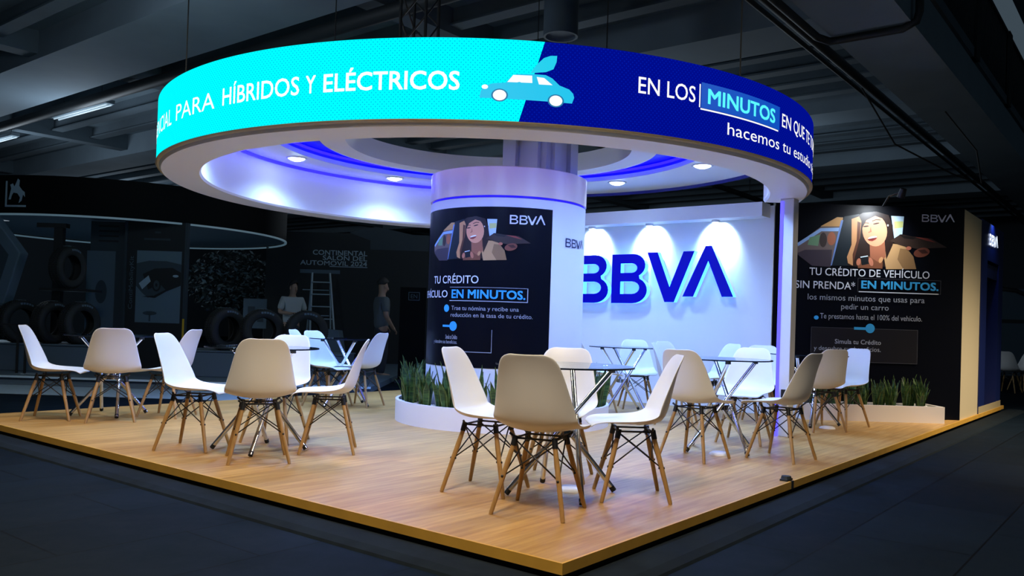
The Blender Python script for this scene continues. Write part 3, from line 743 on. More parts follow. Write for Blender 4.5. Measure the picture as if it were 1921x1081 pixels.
lamp('poster_spot', 'SPOT', (P0.x+PD.x*.98-.33, P0.y+PD.y*.98-.275, 2.53), 60, (.85, .93, 1), (P0.x+PD.x*1.2, P0.y+PD.y*1.2, 1.9), size=.04, angle=130, blend=.9)
b = MB(); b.box((8.22, .012, 0), (9.36, .10, 2.5)); tag(b.build('beige_panel', beige_paint), 'tall narrow beige wall panel at the right end of the black poster wall', 'wall panel')
kk = empty('kiosk_wall', (9.36, 0, 0), 0, 'navy blue kiosk wall with a small lit sign beside the beige panel', 'kiosk')
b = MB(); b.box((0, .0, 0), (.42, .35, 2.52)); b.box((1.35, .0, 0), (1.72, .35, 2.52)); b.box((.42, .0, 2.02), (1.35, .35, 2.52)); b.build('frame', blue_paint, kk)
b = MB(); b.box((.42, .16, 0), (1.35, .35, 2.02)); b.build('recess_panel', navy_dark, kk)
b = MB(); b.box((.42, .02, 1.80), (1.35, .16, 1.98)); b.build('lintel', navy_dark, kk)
b = MB(); b.box((.0, -.004, 0), (1.74, .0, .09)); b.build('skirting', tan_lip, kk)
b = MB(); wordmark(b, lambda u, v, t: (u, -t, v), .48, 1.16, 2.23, .15, .2, .01); b.build('lit_wordmark', mat('kiosk_sign', (1, 1, 1), .4, emit=(.8, .9, 1), estr=1.6), kk)
lamp('kiosk_spot', 'SPOT', (10.1, -.12, 2.6), 10, COOL, (10.1, .05, 2.2), size=.03, angle=120, blend=.9)
# ------------------------------------------------------------------ moulded chairs on beech legs
def shell_mesh():
    prof = [  # x, z, half width, edge lift
        (.245, .408, .165, .000), (.242, .418, .190, .000), (.225, .428, .204, .004), (.18, .430, .214, .012), (.12, .425, .222, .020), (.05, .420, .228, .028),
        (-.02, .417, .232, .036), (-.08, .418, .234, .046), (-.13, .426, .234, .058), (-.165, .445, .232, .068), (-.188, .475, .228, .074), (-.203, .515, .221, .074),
        (-.214, .56, .212, .068), (-.224, .61, .201, .058), (-.234, .66, .190, .046), (-.245, .71, .178, .036), (-.258, .755, .165, .026), (-.270, .79, .148, .018), (-.278, .810, .124, .012), (-.283, .820, .088, .008)]
    ns = 15; bm = bmesh.new(); rows = []
    P = [Vector((x, 0, z)) for x, z, _, _ in prof]
    for i, (x, z, w, e) in enumerate(prof):
        d = (P[min(i+1, len(P)-1)]-P[max(i-1, 0)]).normalized()
        nrm = Vector((d.z, 0, -d.x))           # towards the sitter
        if nrm.z < -.2: nrm = -nrm
        row = []
        for k in range(ns):
            s = -1+2*k/(ns-1)
            row.append(bm.verts.new(P[i]+Vector((0, s*w, 0))+nrm*(e*abs(s)**2.3)))
        rows.append(row)
    for i in range(len(rows)-1):
        for k in range(ns-1): bm.faces.new((rows[i][k], rows[i][k+1], rows[i+1][k+1], rows[i+1][k]))
    bmesh.ops.recalc_face_normals(bm, faces=bm.faces)
    bmesh.ops.solidify(bm, geom=list(bm.faces), thickness=.007)
    bmesh.ops.recalc_face_normals(bm, faces=bm.faces)
    me = bpy.data.meshes.new('seat_shell'); bm.to_mesh(me); bm.free()
    for p in me.polygons: p.use_smooth = True
    me.materials.append(plastic); return me
def make_chair():
    t = empty('shell_chair')
    o = bpy.data.objects.new('seat_shell', shell_mesh()); COL.objects.link(o); o.parent = t
    s = o.modifiers.new('s', 'SUBSURF'); s.levels = 1; s.render_levels = 1
    tops = {}; feet = {}
    for sx in (1, -1):
        for sy in (1, -1):
            top = Vector((.085 if sx > 0 else -.105, sy*.105, .385)); foot = Vector((.183 if sx > 0 else -.20, sy*.193, 0))
            tops[sx, sy] = top; feet[sx, sy] = foot
            b = MB(); b.tube([top, top.lerp(foot, .3), top.lerp(foot, .97), foot], [.0115, .0145, .0115, .010], 10)
            lg = b.build('leg', leg_m, t, True, autosmooth=50)
            b = MB(); q = top.lerp(foot, .10); b.tube([top+Vector((0, 0, .012)), q], .016, 8)
            b.build('bracket', black_metal, lg, True, autosmooth=50)
    b = MB()
    c4 = [(1, 1), (1, -1), (-1, -1), (-1, 1)]
    for i in range(4):
        a, c = c4[i], c4[(i+1) % 4]
        b.tube([tops[a]+Vector((0, 0, -.01)), tops[c].lerp(feet[c], .50)], .0042, 6); b.tube([tops[c]+Vector((0, 0, -.01)), tops[a].lerp(feet[a], .50)], .0042, 6)
        b.tube([tops[a], tops[c]], .006, 6); m_ = tops[a].lerp(feet[a], .50); b.tube([m_+Vector((-.017, 0, 0)), m_+Vector((.017, 0, 0))], .007, 6)
    for s_ in (1, -1): b.tube([tops[1, s_], Vector((.10, s_*.14, .412))], .007, 6); b.tube([tops[-1, s_], Vector((-.10, s_*.14, .408))], .007, 6)
    b.build('wire_frame', black_metal, t, True)
    return t
proto = make_chair(); index_children(proto)
GA = 'moulded chairs around the glass tables'
CHAIRS = [
 (.92, 1.17, -74, 'white moulded chair at the nearest glass table, seen from its side, left of the table'),
 (.70, .63, 17, 'white moulded chair nearest the deck corner, its shaded back turned to the camera'),
 (1.38, .49, 129, 'white moulded chair at the nearest table facing left, on its right side'),
 (1.56, 1.12, -155, 'white moulded chair facing the camera behind the nearest glass table'),
 (.48, 5.82, -38, 'leftmost white chair of all, in profile at the left edge of the deck'),
 (.81, 5.43, 62, 'pinkish-backed chair at the far left table with its back to the camera'),
 (1.34, 5.45, 122, 'chair at the far left table, mostly hidden behind another chair in front of it'),
 (.50, 3.58, -57, 'white chair seen from its front left side at the middle left table'),
 (.55, 2.88, 58, 'chair with tan shaded back to the camera at the middle left table'),
 (1.14, 2.88, 137, 'white chair facing left on the right of the middle left table'),
 (1.15, 3.52, -152, 'white chair facing the camera behind the middle left table, half hidden by a tan back'),
 (3.16, 5.33, -80, 'white chair left of the glass table that stands left of the round planter'),
 (3.47, 5.16, 108, 'lilac-lit chair back right of the glass table that stands left of the round planter'),
 (3.37, 5.87, -60, 'chair at the back left corner of the deck of which only the flat top shows'),
 (3.02, .88, -4, 'chair with tan back left of the glass table in front of the post'),
 (3.52, .41, 85, 'chair right of the post table facing left, its yellowish back by the deck edge'),
 (4.20, .99, -172, 'white chair facing the camera behind the glass table in front of the post'),
 (5.69, .84, 55, 'grey-backed chair in front of the black poster wall'),
 (6.31, .79, 160, 'white chair facing left in front of the black poster wall'),
 (5.33, 3.23, -40, 'grey chair back left of the far glass table next to the column'),
 (6.05, 3.12, -140, 'white chair facing the camera behind the far glass table below the big letters'),
 (4.96, 2.02, -70, 'white chair with bluish front just right of the far glass table below the letters'),
 (5.90, 2.47, -100, 'small tan chair back below the second big letter, close to the white wall'),
 (6.0, 2.11, 150, 'small tan chair top below the last big letter, close to the white wall'),
 (5.80, 1.50, -165, 'white chair top just left of the post, behind another white chair'),
]
for i, (x, y, a, lab) in enumerate(CHAIRS):
    c = proto if i == 0 else copy_tree(proto)
    c.location = (x, y, 0); c.rotation_euler = (0, 0, R(a)); tag(c, lab, 'chair', GA)

# ------------------------------------------------------------------ glass tables with crossed chrome legs
def make_table():
    t = empty('glass_table')
    b = MB(); b.lathe([(0, .735), (.398, .735), (.40, .737), (.40, .743), (.398, .745), (0, .745)], 64); g = b.build('glass_top', [glass], t, True, autosmooth=40)
    b = MB(); b.lathe([(.4002, .7355), (.4008, .740), (.4002, .7445)], 64); b.build('glass_edge', glass_edge, g, True)
    for k in range(4):
        a = R(45+90*k); foot = Vector((.33*cos(a), .33*sin(a), .015)); a2 = a+R(150); top = Vector((.27*cos(a2), .27*sin(a2), .722))
        b = MB(); b.tube([foot, top], .0155, 14); lg = b.build('leg', chrome, t, True, autosmooth=50)
        b = MB(); b.tube([foot+Vector((0, 0, -.004)), foot+(top-foot)*.03], .0165, 12); b.build('foot_cap', black_rubber, lg, True, autosmooth=50)
        b = MB(); b.tube([top+Vector((0, 0, -.012)), top+Vector((0, 0, .0125))], .022, 14); b.build('top_pad', black_rubber, lg, True, autosmooth=50)
    b = MB(); b.tube([(0, 0, .335), (0, 0, .375)], .075, 20); hub = b.build('hub_ring', chrome, t, True, autosmooth=50)
    return t
tproto = make_table(); index_children(tproto)
TABLES = [
 (1.14, .80, 10, 'round glass table nearest the deck corner with crossed chrome legs'),
 (.98, 5.82, 30, 'round glass table at the far left of the deck by the pinkish chair back'),
 (.80, 3.22, 0, 'round glass table at the middle left of the deck with four chairs'),
 (3.36, 5.30, 55, 'round glass table left of the round planter, deep on the deck'),
 (3.52, .91, 20, 'round glass table just in front of the post with the blue strip'),
 (6.08, 1.08, 70, 'round glass table by the black poster wall, hidden behind chairs'),
 (5.55, 3.02, 40, 'round glass table right of the column below the big letters'),
]
for i, (x, y, a, lab) in enumerate(TABLES):
    c = tproto if i == 0 else copy_tree(tproto)
    c.location = (x, y, 0); c.rotation_euler = (0, 0, R(a)); tag(c, lab, 'table', 'round glass tables')
b = MB(); b.lathe([(0, .022), (.055, .022), (.075, .012), (.08, 0), (0, 0)], 24); fo = b.build('floor_outlet', white, None, True, autosmooth=50)
for i, (x, y, lab) in enumerate([(1.28, .83, 'white round floor outlet under the glass table nearest the deck corner'), (3.33, .82, 'white round floor outlet under the table in front of the post'), (5.94, .82, 'white round floor outlet by the chairs at the black poster wall')]):
    c = fo if i == 0 else fo.copy()
    if i: COL.objects.link(c)
    c.location = (x, y, 0); tag(c, lab, 'floor outlet', 'floor outlets')

# ------------------------------------------------------------------ planters
def pebbles(mb, pts, z):
    for x, y in pts:
        r = random.uniform(.010, .022); vs = []; 
        for i, ph in enumerate((-50, 0, 45)):
            for k in range(6):
                a = 2*pi*k/6+i*.5; vs.append((x+r*cos(R(ph))*cos(a), y+r*cos(R(ph))*sin(a), z+r*.6*sin(R(ph))))
        vs += [(x, y, z+r*.6)]
        fs = [(i*6+k, i*6+(k+1) % 6, (i+1)*6+(k+1) % 6, (i+1)*6+k) for i in range(2) for k in range(6)]+[(12+k, 12+(k+1) % 6, 18) for k in range(6)]
        mb.add(vs, fs)
rp = empty('round_planter', (CC[0], CC[1], 0), 0, 'low round white planter around the foot of the poster column', 'planter')
b = MB(); b.lathe([(RCOL+.002, .15), (1.03, .15), (1.03, .205), (1.06, .205), (1.06, 0), (RCOL+.002, 0)], 80); b.build('rim_wall', fascia_white, rp, True, autosmooth=40)
b = MB(); b.lathe([(RCOL+.002, .17), (1.03, .17)], 80); b.build('soil_bed', soil, rp)
b = MB(); pts = []
for k in range(900):
    a = random.uniform(0, 2*pi); r = random.uniform(RCOL+.03, 1.01); pts.append((r*cos(a), r*sin(a)))
pebbles(b, pts, .178); tag(b.build('pebble_layer', pebble_m, rp, True), kind='stuff')
sp = empty('straight_planter', (P0.x, P0.y, 0), 0, 'low straight planter along the foot of the black poster wall', 'planter')
def spb(mb, u0, u1, t0, t1, z0, z1):
    vs = [pw_map(u, z, t) for u in (u0, u1) for z in (z0, z1) for t in (t0, t1)]
    mb.add(vs, [(0, 1, 3, 2), (4, 6, 7, 5), (0, 4, 5, 1), (2, 3, 7, 6), (0, 2, 6, 4), (1, 5, 7, 3)])
b = MB(); spb(b, -2.0, -.45, .40, .43, 0, .185); spb(b, -2.0, -.45, .03, .06, 0, .185); spb(b, -2.03, -2.0, .03, .43, 0, .185); spb(b, -.45, -.42, .03, .43, 0, .185)
b.build('rim_wall', fascia_white, sp)
b = MB(); spb(b, -2.0, -.45, .06, .40, .0, .15); b.build('soil_bed', soil, sp)
b = MB(); pts = []
for k in range(420):
    u, t = random.uniform(-1.98, -.47), random.uniform(.08, .39); p = pw_map(u, 0, t); pts.append((p[0], p[1]))
pebbles(b, pts, .162); tag(b.build('pebble_layer', pebble_m, sp, True), kind='stuff')
def plant_mesh(seed):
    rnd = random.Random(seed); b = MB(); uvs = []
    for k in range(11):
        a = rnd.uniform(0, 2*pi); r0 = rnd.uniform(.0, .05); h = rnd.uniform(.18, .42); w = rnd.uniform(.020, .034); lean = rnd.uniform(.02, .09)
        tw = rnd.uniform(0, pi); d = Vector((cos(a), sin(a), 0)); o = len(b.v); ns = 6
        for i in range(ns+1):
            f = i/ns; ww = w*(.55+1.4*f*(1-f)+.2*(1-f)) * (1 if f < .7 else max(.03, (1-f)/.3))
            c = d*(r0+lean*f*f)+Vector((0, 0, h*f)); t_ = tw+f*.5; x = Vector((cos(t_), sin(t_), 0)); y = Vector((-sin(t_), cos(t_), 0))
            for q, off in ((-1, .0), (0, .006), (1, .0)): b.v.append(tuple(c+x*ww*q-y*off)); uvs.append(((q+1)/2, f))
        for i in range(ns):
            for q in range(2): b.f.append([o+i*3+q, o+i*3+q+1, o+(i+1)*3+q+1, o+(i+1)*3+q]); b.m.append(0)
    me = b.build('snake_plant', leaf_m, None, True)
    ul = me.data.uv_layers.new(name='UVMap')
    for lp in me.data.loops: ul.data[lp.index].uv = uvs[lp.vertex_index]
    return me
pm = [plant_mesh(s) for s in (3, 5, 9, 14)]; used = [False]*4
def put_plant(k, x, y, z, s, lab, grp):
    o = pm[k % 4]
    if used[k % 4]: o = pm[k % 4].copy(); COL.objects.link(o)
    used[k % 4] = True
    o.location = (x, y, z); o.rotation_euler = (0, 0, k*1.7); o.scale = (s, s, s*random.uniform(.92, 1.05)); tag(o, lab, 'plant', grp)
k = 0
for a in range(108, 345, 9):
    r = .925+(.03 if k % 2 else -.025); put_plant(k, CC[0]+r*cos(R(a)), CC[1]+r*sin(R(a)), .165, 1.06, 'upright green snake plant in the round planter around the column', 'snake plants around the column'); k += 1
for i in range(17):
    p = pw_map(-.55-.084*i, .15, .235+(.06 if i % 2 else -.05)); put_plant(k, P0.x+p[0], P0.y+p[1], .148, .92, 'upright green snake plant in the straight planter below the black poster wall', 'snake plants below the poster wall'); k += 1

# ------------------------------------------------------------------ the neighbouring tyre stand and the hall behind
FX = Vector((cos(YAW), sin(YAW), 0)); RX = Vector((sin(YAW), -cos(YAW), 0)); HB = Vector((CAM_POS.x, CAM_POS.y, 0))
def H(lat, dep, z=0.): return HB+FX*dep+RX*lat+Vector((0, 0, z))     # the neighbouring stand is set square to this axis
HROT = YAW-pi/2
def hang(name, lat, dep, z=0., rz=0., **k): return empty(name, H(lat, dep, z), HROT+rz, **k)
# local axes of such an empty: +x = right along the stand, +y = into the hall

HL = (.72, .88, 1.)
ns = hang('neighbour_canopy', -7.6, 16.5, label='black round canopy of the tyre stand at the left edge', cat='canopy')
b = MB(); b.lathe([(2.96, 2.50), (3.0, 2.50), (3.0, 3.12), (2.96, 3.12)], 96); b.build('fascia', black_fascia, ns, True, autosmooth=40)
b = MB(); b.lathe([(0, 2.52), (2.97, 2.52)], 64); b.build('soffit', bg_grey, ns)
b = MB(); b.lathe([(2.97, 2.47), (3.01, 2.47), (3.01, 2.50), (2.97, 2.50)], 96); b.build('edge_light', mat('canopy_edge_light', (.3, .3, .3), .5, emit=lin((96, 128, 146)), estr=.35), ns, True, autosmooth=40)
for x, y in ((-1.5, -1.6), (1.2, -1.6), (0, 1.2)):
    b = MB(); b.lathe([(0, 2.515), (.09, 2.515)], 16, (x, y, 0)); b.build('fill_downlight', mat('fill_lens', (.2, .2, .2), .5, emit=(.5, .6, .7), estr=.4), ns); lamp('stand_fill_light', 'SPOT', (x, y, 2.48), 150, HL, size=.1, angle=150, blend=1., parent=ns)  # downlights added to brighten the tyre stand
def cyl_map(u, v, t):     # u metres to the right of the canopy's nearest point
    a = -pi/2+(-.68+(u+2.05)*.72)/3.0; return ((3.0+t)*cos(a), (3.0+t)*sin(a), v)
b = MB(); quad(b, cyl_map, -2.05, -2.00, 2.62, 3.02, 0, .01); quad(b, cyl_map, -2.05, -1.52, 2.60, 2.63, 0, .01, 4)
poly2(b, cyl_map, [(-1.96, 2.72), (-1.90, 2.90), (-1.93, 2.96), (-1.86, 2.98), (-1.82, 2.93), (-1.78, 2.99), (-1.74, 3.06), (-1.69, 3.03), (-1.70, 2.94), (-1.62, 2.87), (-1.56, 2.84), (-1.55, 2.76), (-1.60, 2.80), (-1.63, 2.70), (-1.70, 2.66), (-1.67, 2.75), (-1.74, 2.82), (-1.84, 2.83), (-1.88, 2.78), (-1.90, 2.72)], 0, .011)
b.build('emblem', bg_light, ns)
nf = hang('neighbour_floor', 0, 0, label='low dark base of the tyre stand with pale edge strips', cat='platform')
b = MB(); b.box((-12, 12.1, FZ), (-2.0, 19.5, -.01)); b.build('base_slab', bg_grey, nf)
b = MB(); b.box((-12, 12.06, -.035), (-2.0, 12.1, -.008)); b.build('edge_strip', bg_line, nf)
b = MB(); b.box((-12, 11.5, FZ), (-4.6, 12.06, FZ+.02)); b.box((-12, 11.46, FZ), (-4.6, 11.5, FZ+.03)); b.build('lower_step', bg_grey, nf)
cp = hang('lit_floor', 0, 0, label='pale grey strip standing for lit hall floor in front of the tyre stand, behind the oak deck', cat='lit_floor')
b = MB(); b.box((-12, 10.3, FZ), (-3.3, 11.45, FZ+.006)); b.build('pale_slab', mat('lit_floor_grey', lin((120, 142, 156)), .95, noise=(20, .15)), cp)  # light on the hall floor, put into the colour of a pale slab
# pedestals
p1 = hang('tyre_pedestal', -4.05, 13.5, label='wide grey pedestal that carries three upright tyres', cat='pedestal')
b = MB(); b.box((-1.2, -.45, -.01), (1.45, .45, .38)); b.build('body', bg_grey, p1, bevel=.01); b = MB(); b.box((-1.22, -.47, .38), (1.47, .47, .40)); b.build('top_plate', bg_grey, p1)
p2 = hang('tyre_pedestal', -7.35, 13.6, label='grey pedestal at the left edge under the rack of tyres', cat='pedestal')
b = MB(); b.box((-1.3, -.55, -.01), (.80, .5, .40)); b.build('body', bg_grey, p2, bevel=.01); b = MB(); b.box((-1.32, -.57, .40), (.82, .52, .42)); b.build('top_plate', bg_grey, p2)
fr = hang('metal_frame', -7.35, 12.6, label='thin black square frame standing at the left edge', cat='frame')
b = MB()
for x in (-.06, .06): b.box((x-.014, -.014, -.01), (x+.014, .014, .72))
b.box((-.6, -.014, .70), (.07, .014, .73)); b.build('frame_bars', black_metal, fr)
# tyres
def make_tyre():
    t = empty('tyre')
    b = MB(); prof = []
    R0, r0, w = .335, .20, .115
    prof = [(r0, -w*.75), (r0+.02, -w*.88), (.27, -w), (R0-.03, -w*.94), (R0-.006, -w*.78), (R0, -w*.5), (R0, w*.5), (R0-.006, w*.78), (R0-.03, w*.94), (.27, w), (r0+.02, w*.88), (r0, w*.75), (r0+.006, w*.6), (.28, w*.8), (R0-.03, 0), (.28, -w*.8), (r0+.006, -w*.6)]
    n = 48; k = len(prof); vs = []
    for i in range(n):
        a = 2*pi*i/n
        for r, y in prof: vs.append((r*cos(a), y, R0+r*sin(a)))
    b.add(vs, [(i*k+q, ((i+1) % n)*k+q, ((i+1) % n)*k+(q+1) % k, i*k+(q+1) % k) for i in range(n) for q in range(k)])
    b.build('casing', tyre_m, t, True, autosmooth=60)
    b = MB()
    for y in (-.055, 0, .055):
        for i in range(60):
            a = 2*pi*i/60; d = .006
            c = Vector((cos(a), 0, sin(a))); s_ = Vector((-sin(a), 0, cos(a))); o = Vector((0, y, R0))
            b.add([o+c*(R0-.002)+s_*.012+Vector((0, -.02, 0)), o+c*(R0-.002)-s_*.012+Vector((0, -.02, 0)), o+c*(R0-.002)-s_*.012+Vector((0, .02, 0)), o+c*(R0-.002)+s_*.012+Vector((0, .02, 0)),
                   o+c*(R0+d)+s_*.010+Vector((0, -.018, 0)), o+c*(R0+d)-s_*.010+Vector((0, -.018, 0)), o+c*(R0+d)-s_*.010+Vector((0, .018, 0)), o+c*(R0+d)+s_*.010+Vector((0, .018, 0))],
                  [(4, 5, 6, 7), (0, 1, 5, 4), (1, 2, 6, 5), (2, 3, 7, 6), (3, 0, 4, 7)])
    b.build('tread', tyre_m, t)
    b = MB(); y = -w*1.0
    for i in range(5):
        a = R(60+i*9); a2 = R(60+i*9+7)
        b.add([(.27*cos(a), y-.002, R0+.27*sin(a)), (.27*cos(a2), y-.002, R0+.27*sin(a2)), (.30*cos(a2), y+.001, R0+.30*sin(a2)), (.30*cos(a), y+.001, R0+.30*sin(a))], [(0, 1, 2, 3)])
    b.build('sidewall_mark', bg_grey, t)
    b = MB(); b.box((-.05, -.06, 2*R0+.004), (.05, .06, 2*R0+.007)); b.build('paper_label', bg_light, t)
    return t
ty = make_tyre(); index_children(ty)
TY = [(-4.55, 13.35, .40, 55, 'upright tyre on the wide pedestal, leftmost of its three'), (-3.98, 13.4, .40, 35, 'upright tyre in the middle of the wide pedestal, its hollow side showing'),
      (-3.30, 13.5, .40, 25, 'upright tyre on the wide pedestal, rightmost of its three'), (-7.10, 13.35, 1.30, 80, 'black tyre high on the rack at the left edge'),
      (-7.30, 13.3, .42, 75, 'black tyre standing low on the left pedestal, at left below the rack'), (-6.88, 13.35, .42, 68, 'black tyre standing low on the left pedestal, next to the dark poster panel'),
      (-7.80, 13.3, .42, 60, 'black tyre at the very left edge of the left pedestal')]
for i, (la, de, z, a, lab) in enumerate(TY):
    o = ty if i == 0 else copy_tree(ty)
    o.location = H(la, de, z); o.rotation_euler = (0, 0, HROT+R(a)); tag(o, lab, 'tyre', 'tyres on the neighbouring stand')
rk = hang('tyre_rack', -7.2, 13.72, .42, label='tall black rack post behind the tyres at the left edge', cat='rack')
b = MB(); b.box((-.32, -.05, 0), (-.18, .05, 1.92)); b.build('post', black_metal, rk); b = MB(); b.box((-.32, -.42, .84), (.45, .05, .88)); b.build('shelf', black_metal, rk)
b = MB(); b.box((-.6, -.06, 1.88), (-.12, .06, 1.95)); b.build('top_bar', black_metal, rk)
ld = hang('hexagon_display', -8.05, 13.3, .42, label='grey hexagonal display shape cut by the left edge of the photo', cat='display')
b = MB(); b.prism([(-.6, .55), (.05, .60), (.28, 1.42), (-.18, 2.0), (-.6, 2.0)], lambda u, v, t: (u, t, v), -.12, .12); b.build('body', bg_grey, ld, bevel=.02)
b = MB(); b.prism([(-.5, .72), (-.08, .74), (.10, 1.38), (-.26, 1.82), (-.5, 1.82)], lambda u, v, t: (u, t, v), -.125, -.12); b.build('inset_face', bg_mid, ld)

# poster panels under the canopy
pp = hang('poster_panel', -6.08, 14.25, -.01, label='dark upright panel with a grey picture poster under the black canopy', cat='panel')
b = MB(); b.box((-.50, -.04, 0), (.52, .04, 2.51)); b.build('board', bg_dark, pp)
for x in (-.52, .50):
    b = MB(); b.box((x, -.06, 0), (x+.04, .05, 2.51)); b.build('edge_post', bg_mid, pp)
b = MB(); b.box((.505, -.065, .38), (.537, -.06, .88)); b.build('yellow_stripe', yellow, pp)
pn = lambda u, v, t: (u, -.04-t, v)
b = MB(); quad(b, pn, -.31, .45, .80, 2.02, 0, .004)
poly2(b, pn, [(-.31, 1.80), (-.1, 1.85), (.2, 1.85), (.45, 1.80), (.45, 1.50), (.2, 1.35), (-.1, 1.22), (-.2, 1.30), (-.31, 1.42)], 1, .006)
poly2(b, pn, [(-.20, 1.62), (0, 1.72), (.3, 1.74), (.45, 1.66), (.45, 1.44), (.22, 1.34), (.1, 1.46), (-.1, 1.36)], 2, .008)
poly2(b, pn, ell(.04, 1.44, .075, .11), 2, .010); poly2(b, pn, ell(.04, 1.44, .05, .08), 1, .012); poly2(b, pn, ell(.04, 1.44, .02, .03), 2, .014)
poly2(b, pn, [(-.26, 1.46), (-.10, 1.60), (-.06, 1.50), (-.2, 1.36)], 3, .010); poly2(b, pn, ell(.36, 1.60, .05, .022), 3, .012)
poly2(b, pn, [(-.20, 1.24), (.0, 1.26), (.3, 1.42), (.28, 1.38), (.02, 1.22)], 2, .010)
poly2(b, pn, ell(-.06, .96, .12, .035), 1, .006); quad(b, pn, -.075, -.045, .82, .96, 1, .006)
b.build('picture', [mat('poster_grey', lin((92, 114, 128)), .6), mat('poster_slate', lin((52, 66, 76)), .6), mat('poster_ink', lin((18, 22, 26)), .6), bg_light], pp)
b = MB(); put_text(b, 'ContiMobilityKit', lambda u, v, t: (-.40-v, -.04-t, u), 1.02, 1.92, -.035, .035, t=.004); b.build('lettering', bg_grey, pp)
b = MB(); quad(b, pn, -.2, .25, 2.20, 2.235, 0, .004); quad(b, pn, -.02, .08, 2.32, 2.35, 0, .004); b.build('text_bar', bg_mid, pp)
p3 = hang('poster_panel', -6.95, 14.4, -.01, label='grey wall panel with a pale board left of the dark poster panel', cat='panel')
b = MB(); b.box((-.32, -.03, 0), (.38, .03, 2.51)); b.build('board', bg_mid, p3)
b = MB(); b.box((-.36, -.05, .62), (.12, -.03, 2.0)); b.build('pale_board', bg_grey, p3)
b = MB(); poly2(b, lambda u, v, t: (u, -.05-t, v), ell(-.10, 1.30, .10, .20), 0, .003); b.build('round_emblem', bg_mid, p3)
b = MB()
for q in range(4): b.box((-.18, -.034, 2.16+q*.085), (.16, -.03, 2.19+q*.085))
b.build('text_bars', bg_dark, p3)

# things seen between the panels and the charcoal wall
wc = hang('white_cabinet', -7.35, 18.2, FZ, label='tall pale cabinet with a dark opening behind the tyre stand', cat='cabinet')
b = MB(); b.box((-.16, -.15, .0), (.16, .15, 1.15)); b.build('base', bg_mid, wc); b = MB(); b.box((-.13, -.15, 1.15), (.13, .15, 2.2)); b.build('body', bg_light, wc); b = MB(); b.box((-.09, -.155, 1.20), (.13, -.15, 1.32)); b.build('opening', bg_dark, wc)
def tree(lat, dep):
    t = hang('indoor_tree', lat, dep, FZ, label='leafy indoor tree behind the tyre stand', cat='tree')
    b = MB(); b.tube([(0, 0, 0), (.02, 0, .6), (-.02, 0, 1.1), (.05, 0, 1.6)], [.09, .075, .07, .05], 10)
    for a in range(7):
        an = a*.9; b.tube([(0, 0, 1.0+.06*a), (.5*cos(an), .5*sin(an), 1.5+.07*a), (.8*cos(an), .8*sin(an), 1.75+.06*a)], [.035, .02, .008], 6)
    b.build('trunk', mat('bark_dark', (.02, .016, .013), .9), t, True)
    rnd = random.Random(4); b = MB(); b2 = MB()
    for k in range(2600):
        while True:
            p = Vector((rnd.uniform(-1, 1), rnd.uniform(-1, 1), rnd.uniform(-1, 1)))
            if .25 < p.length < 1: break
        c = Vector((p.x*1.10, p.y*1.0, 1.85+p.z*.82)); x = Vector((rnd.uniform(-1, 1), rnd.uniform(-1, 1), rnd.uniform(-.6, .6))).normalized(); y = x.orthogonal().normalized()
        s = rnd.uniform(.05, .09); (b if rnd.random() < .7 else b2).add([c-x*s, c+y*s*.45, c+x*s, c-y*s*.45], [(0, 1, 2, 3)])
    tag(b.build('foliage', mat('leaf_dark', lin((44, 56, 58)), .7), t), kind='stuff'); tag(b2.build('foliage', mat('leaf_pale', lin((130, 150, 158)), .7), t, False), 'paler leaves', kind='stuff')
tree(-6.85, 20.5)
o = copy_tree(proto); o.location = H(-6.55, 16.6, FZ); o.rotation_euler = (0, 0, HROT-R(20)); tag(o, 'dim white chair on the hall floor behind the tyre stand', 'chair', 'moulded chairs in the dim hall')
bd = hang('notice_board', -5.55, 18.1, FZ, label='pale notice board on legs below the indoor tree', cat='board')
b = MB(); b.box((-.25, -.02, .78), (.25, .02, 1.42)); b.build('board', bg_grey, bd); b = MB(); b.box((-.15, -.025, .95), (.0, -.02, 1.25)); b.box((.06, -.025, .92), (.19, -.02, 1.05)); b.build('print', bg_mid, bd)
b = MB()
for x in (-.2, .2): b.tube([(x, 0, 0), (x, 0, .78)], .015, 6)
b.build('stand', dark_steel, bd)

# charcoal backdrop wall with the event title
bw = hang('backdrop_wall', -3.5, 18.6, FZ, label='charcoal backdrop wall with the pale event title behind the people', cat='wall panel')
b = MB(); b.box((-2.0, 0, 0), (2.4, .08, 2.95)); b.build('panel', bg_dark, bw)
bwm = lambda u, v, t: (u, -t, v-FZ)
b = MB(); k_ = 18.6/1571.7
def bx(x): return (x-960)*k_+3.5
def bz(y, x): return .972+(607+(x-960)*.0323-y)*k_
put_text(b, 'CONTINENTAL', bwm, bx(583), bx(685), bz(479, 640), bz(470, 640), 0, .01, t=.01)
put_text(b, 'SAL\u00d3N DEL', bwm, bx(602), bx(685), bz(488.5, 640), bz(480, 640), 0, .01, t=.01)
put_text(b, 'AUTOMOVIL 2024', bwm, bx(560), bx(685), bz(498.5, 640), bz(490, 640), 0, .01, t=.01)
quad(b, bwm, bx(615), bx(686), bz(501.5, 650), bz(500.2, 650), 0, .01); b.build('lettering', mat('title_pale', lin((150, 170, 184)), .6), bw)
b = MB(); quad(b, bwm, bx(690), bx(800), bz(470, 750), bz(440, 750), 0, .006); poly2(b, bwm, [(bx(650), bz(436, 650)), (bx(700), bz(425, 700)), (bx(790), bz(445, 790)), (bx(740), bz(470, 740))], 0, .007); b.build('graphic_area', bg_mid, bw)
b = MB(); quad(b, bwm, bx(560), bx(635), bz(513, 600), bz(506, 600), 0, .01); b.build('pale_bar', bg_grey, bw)

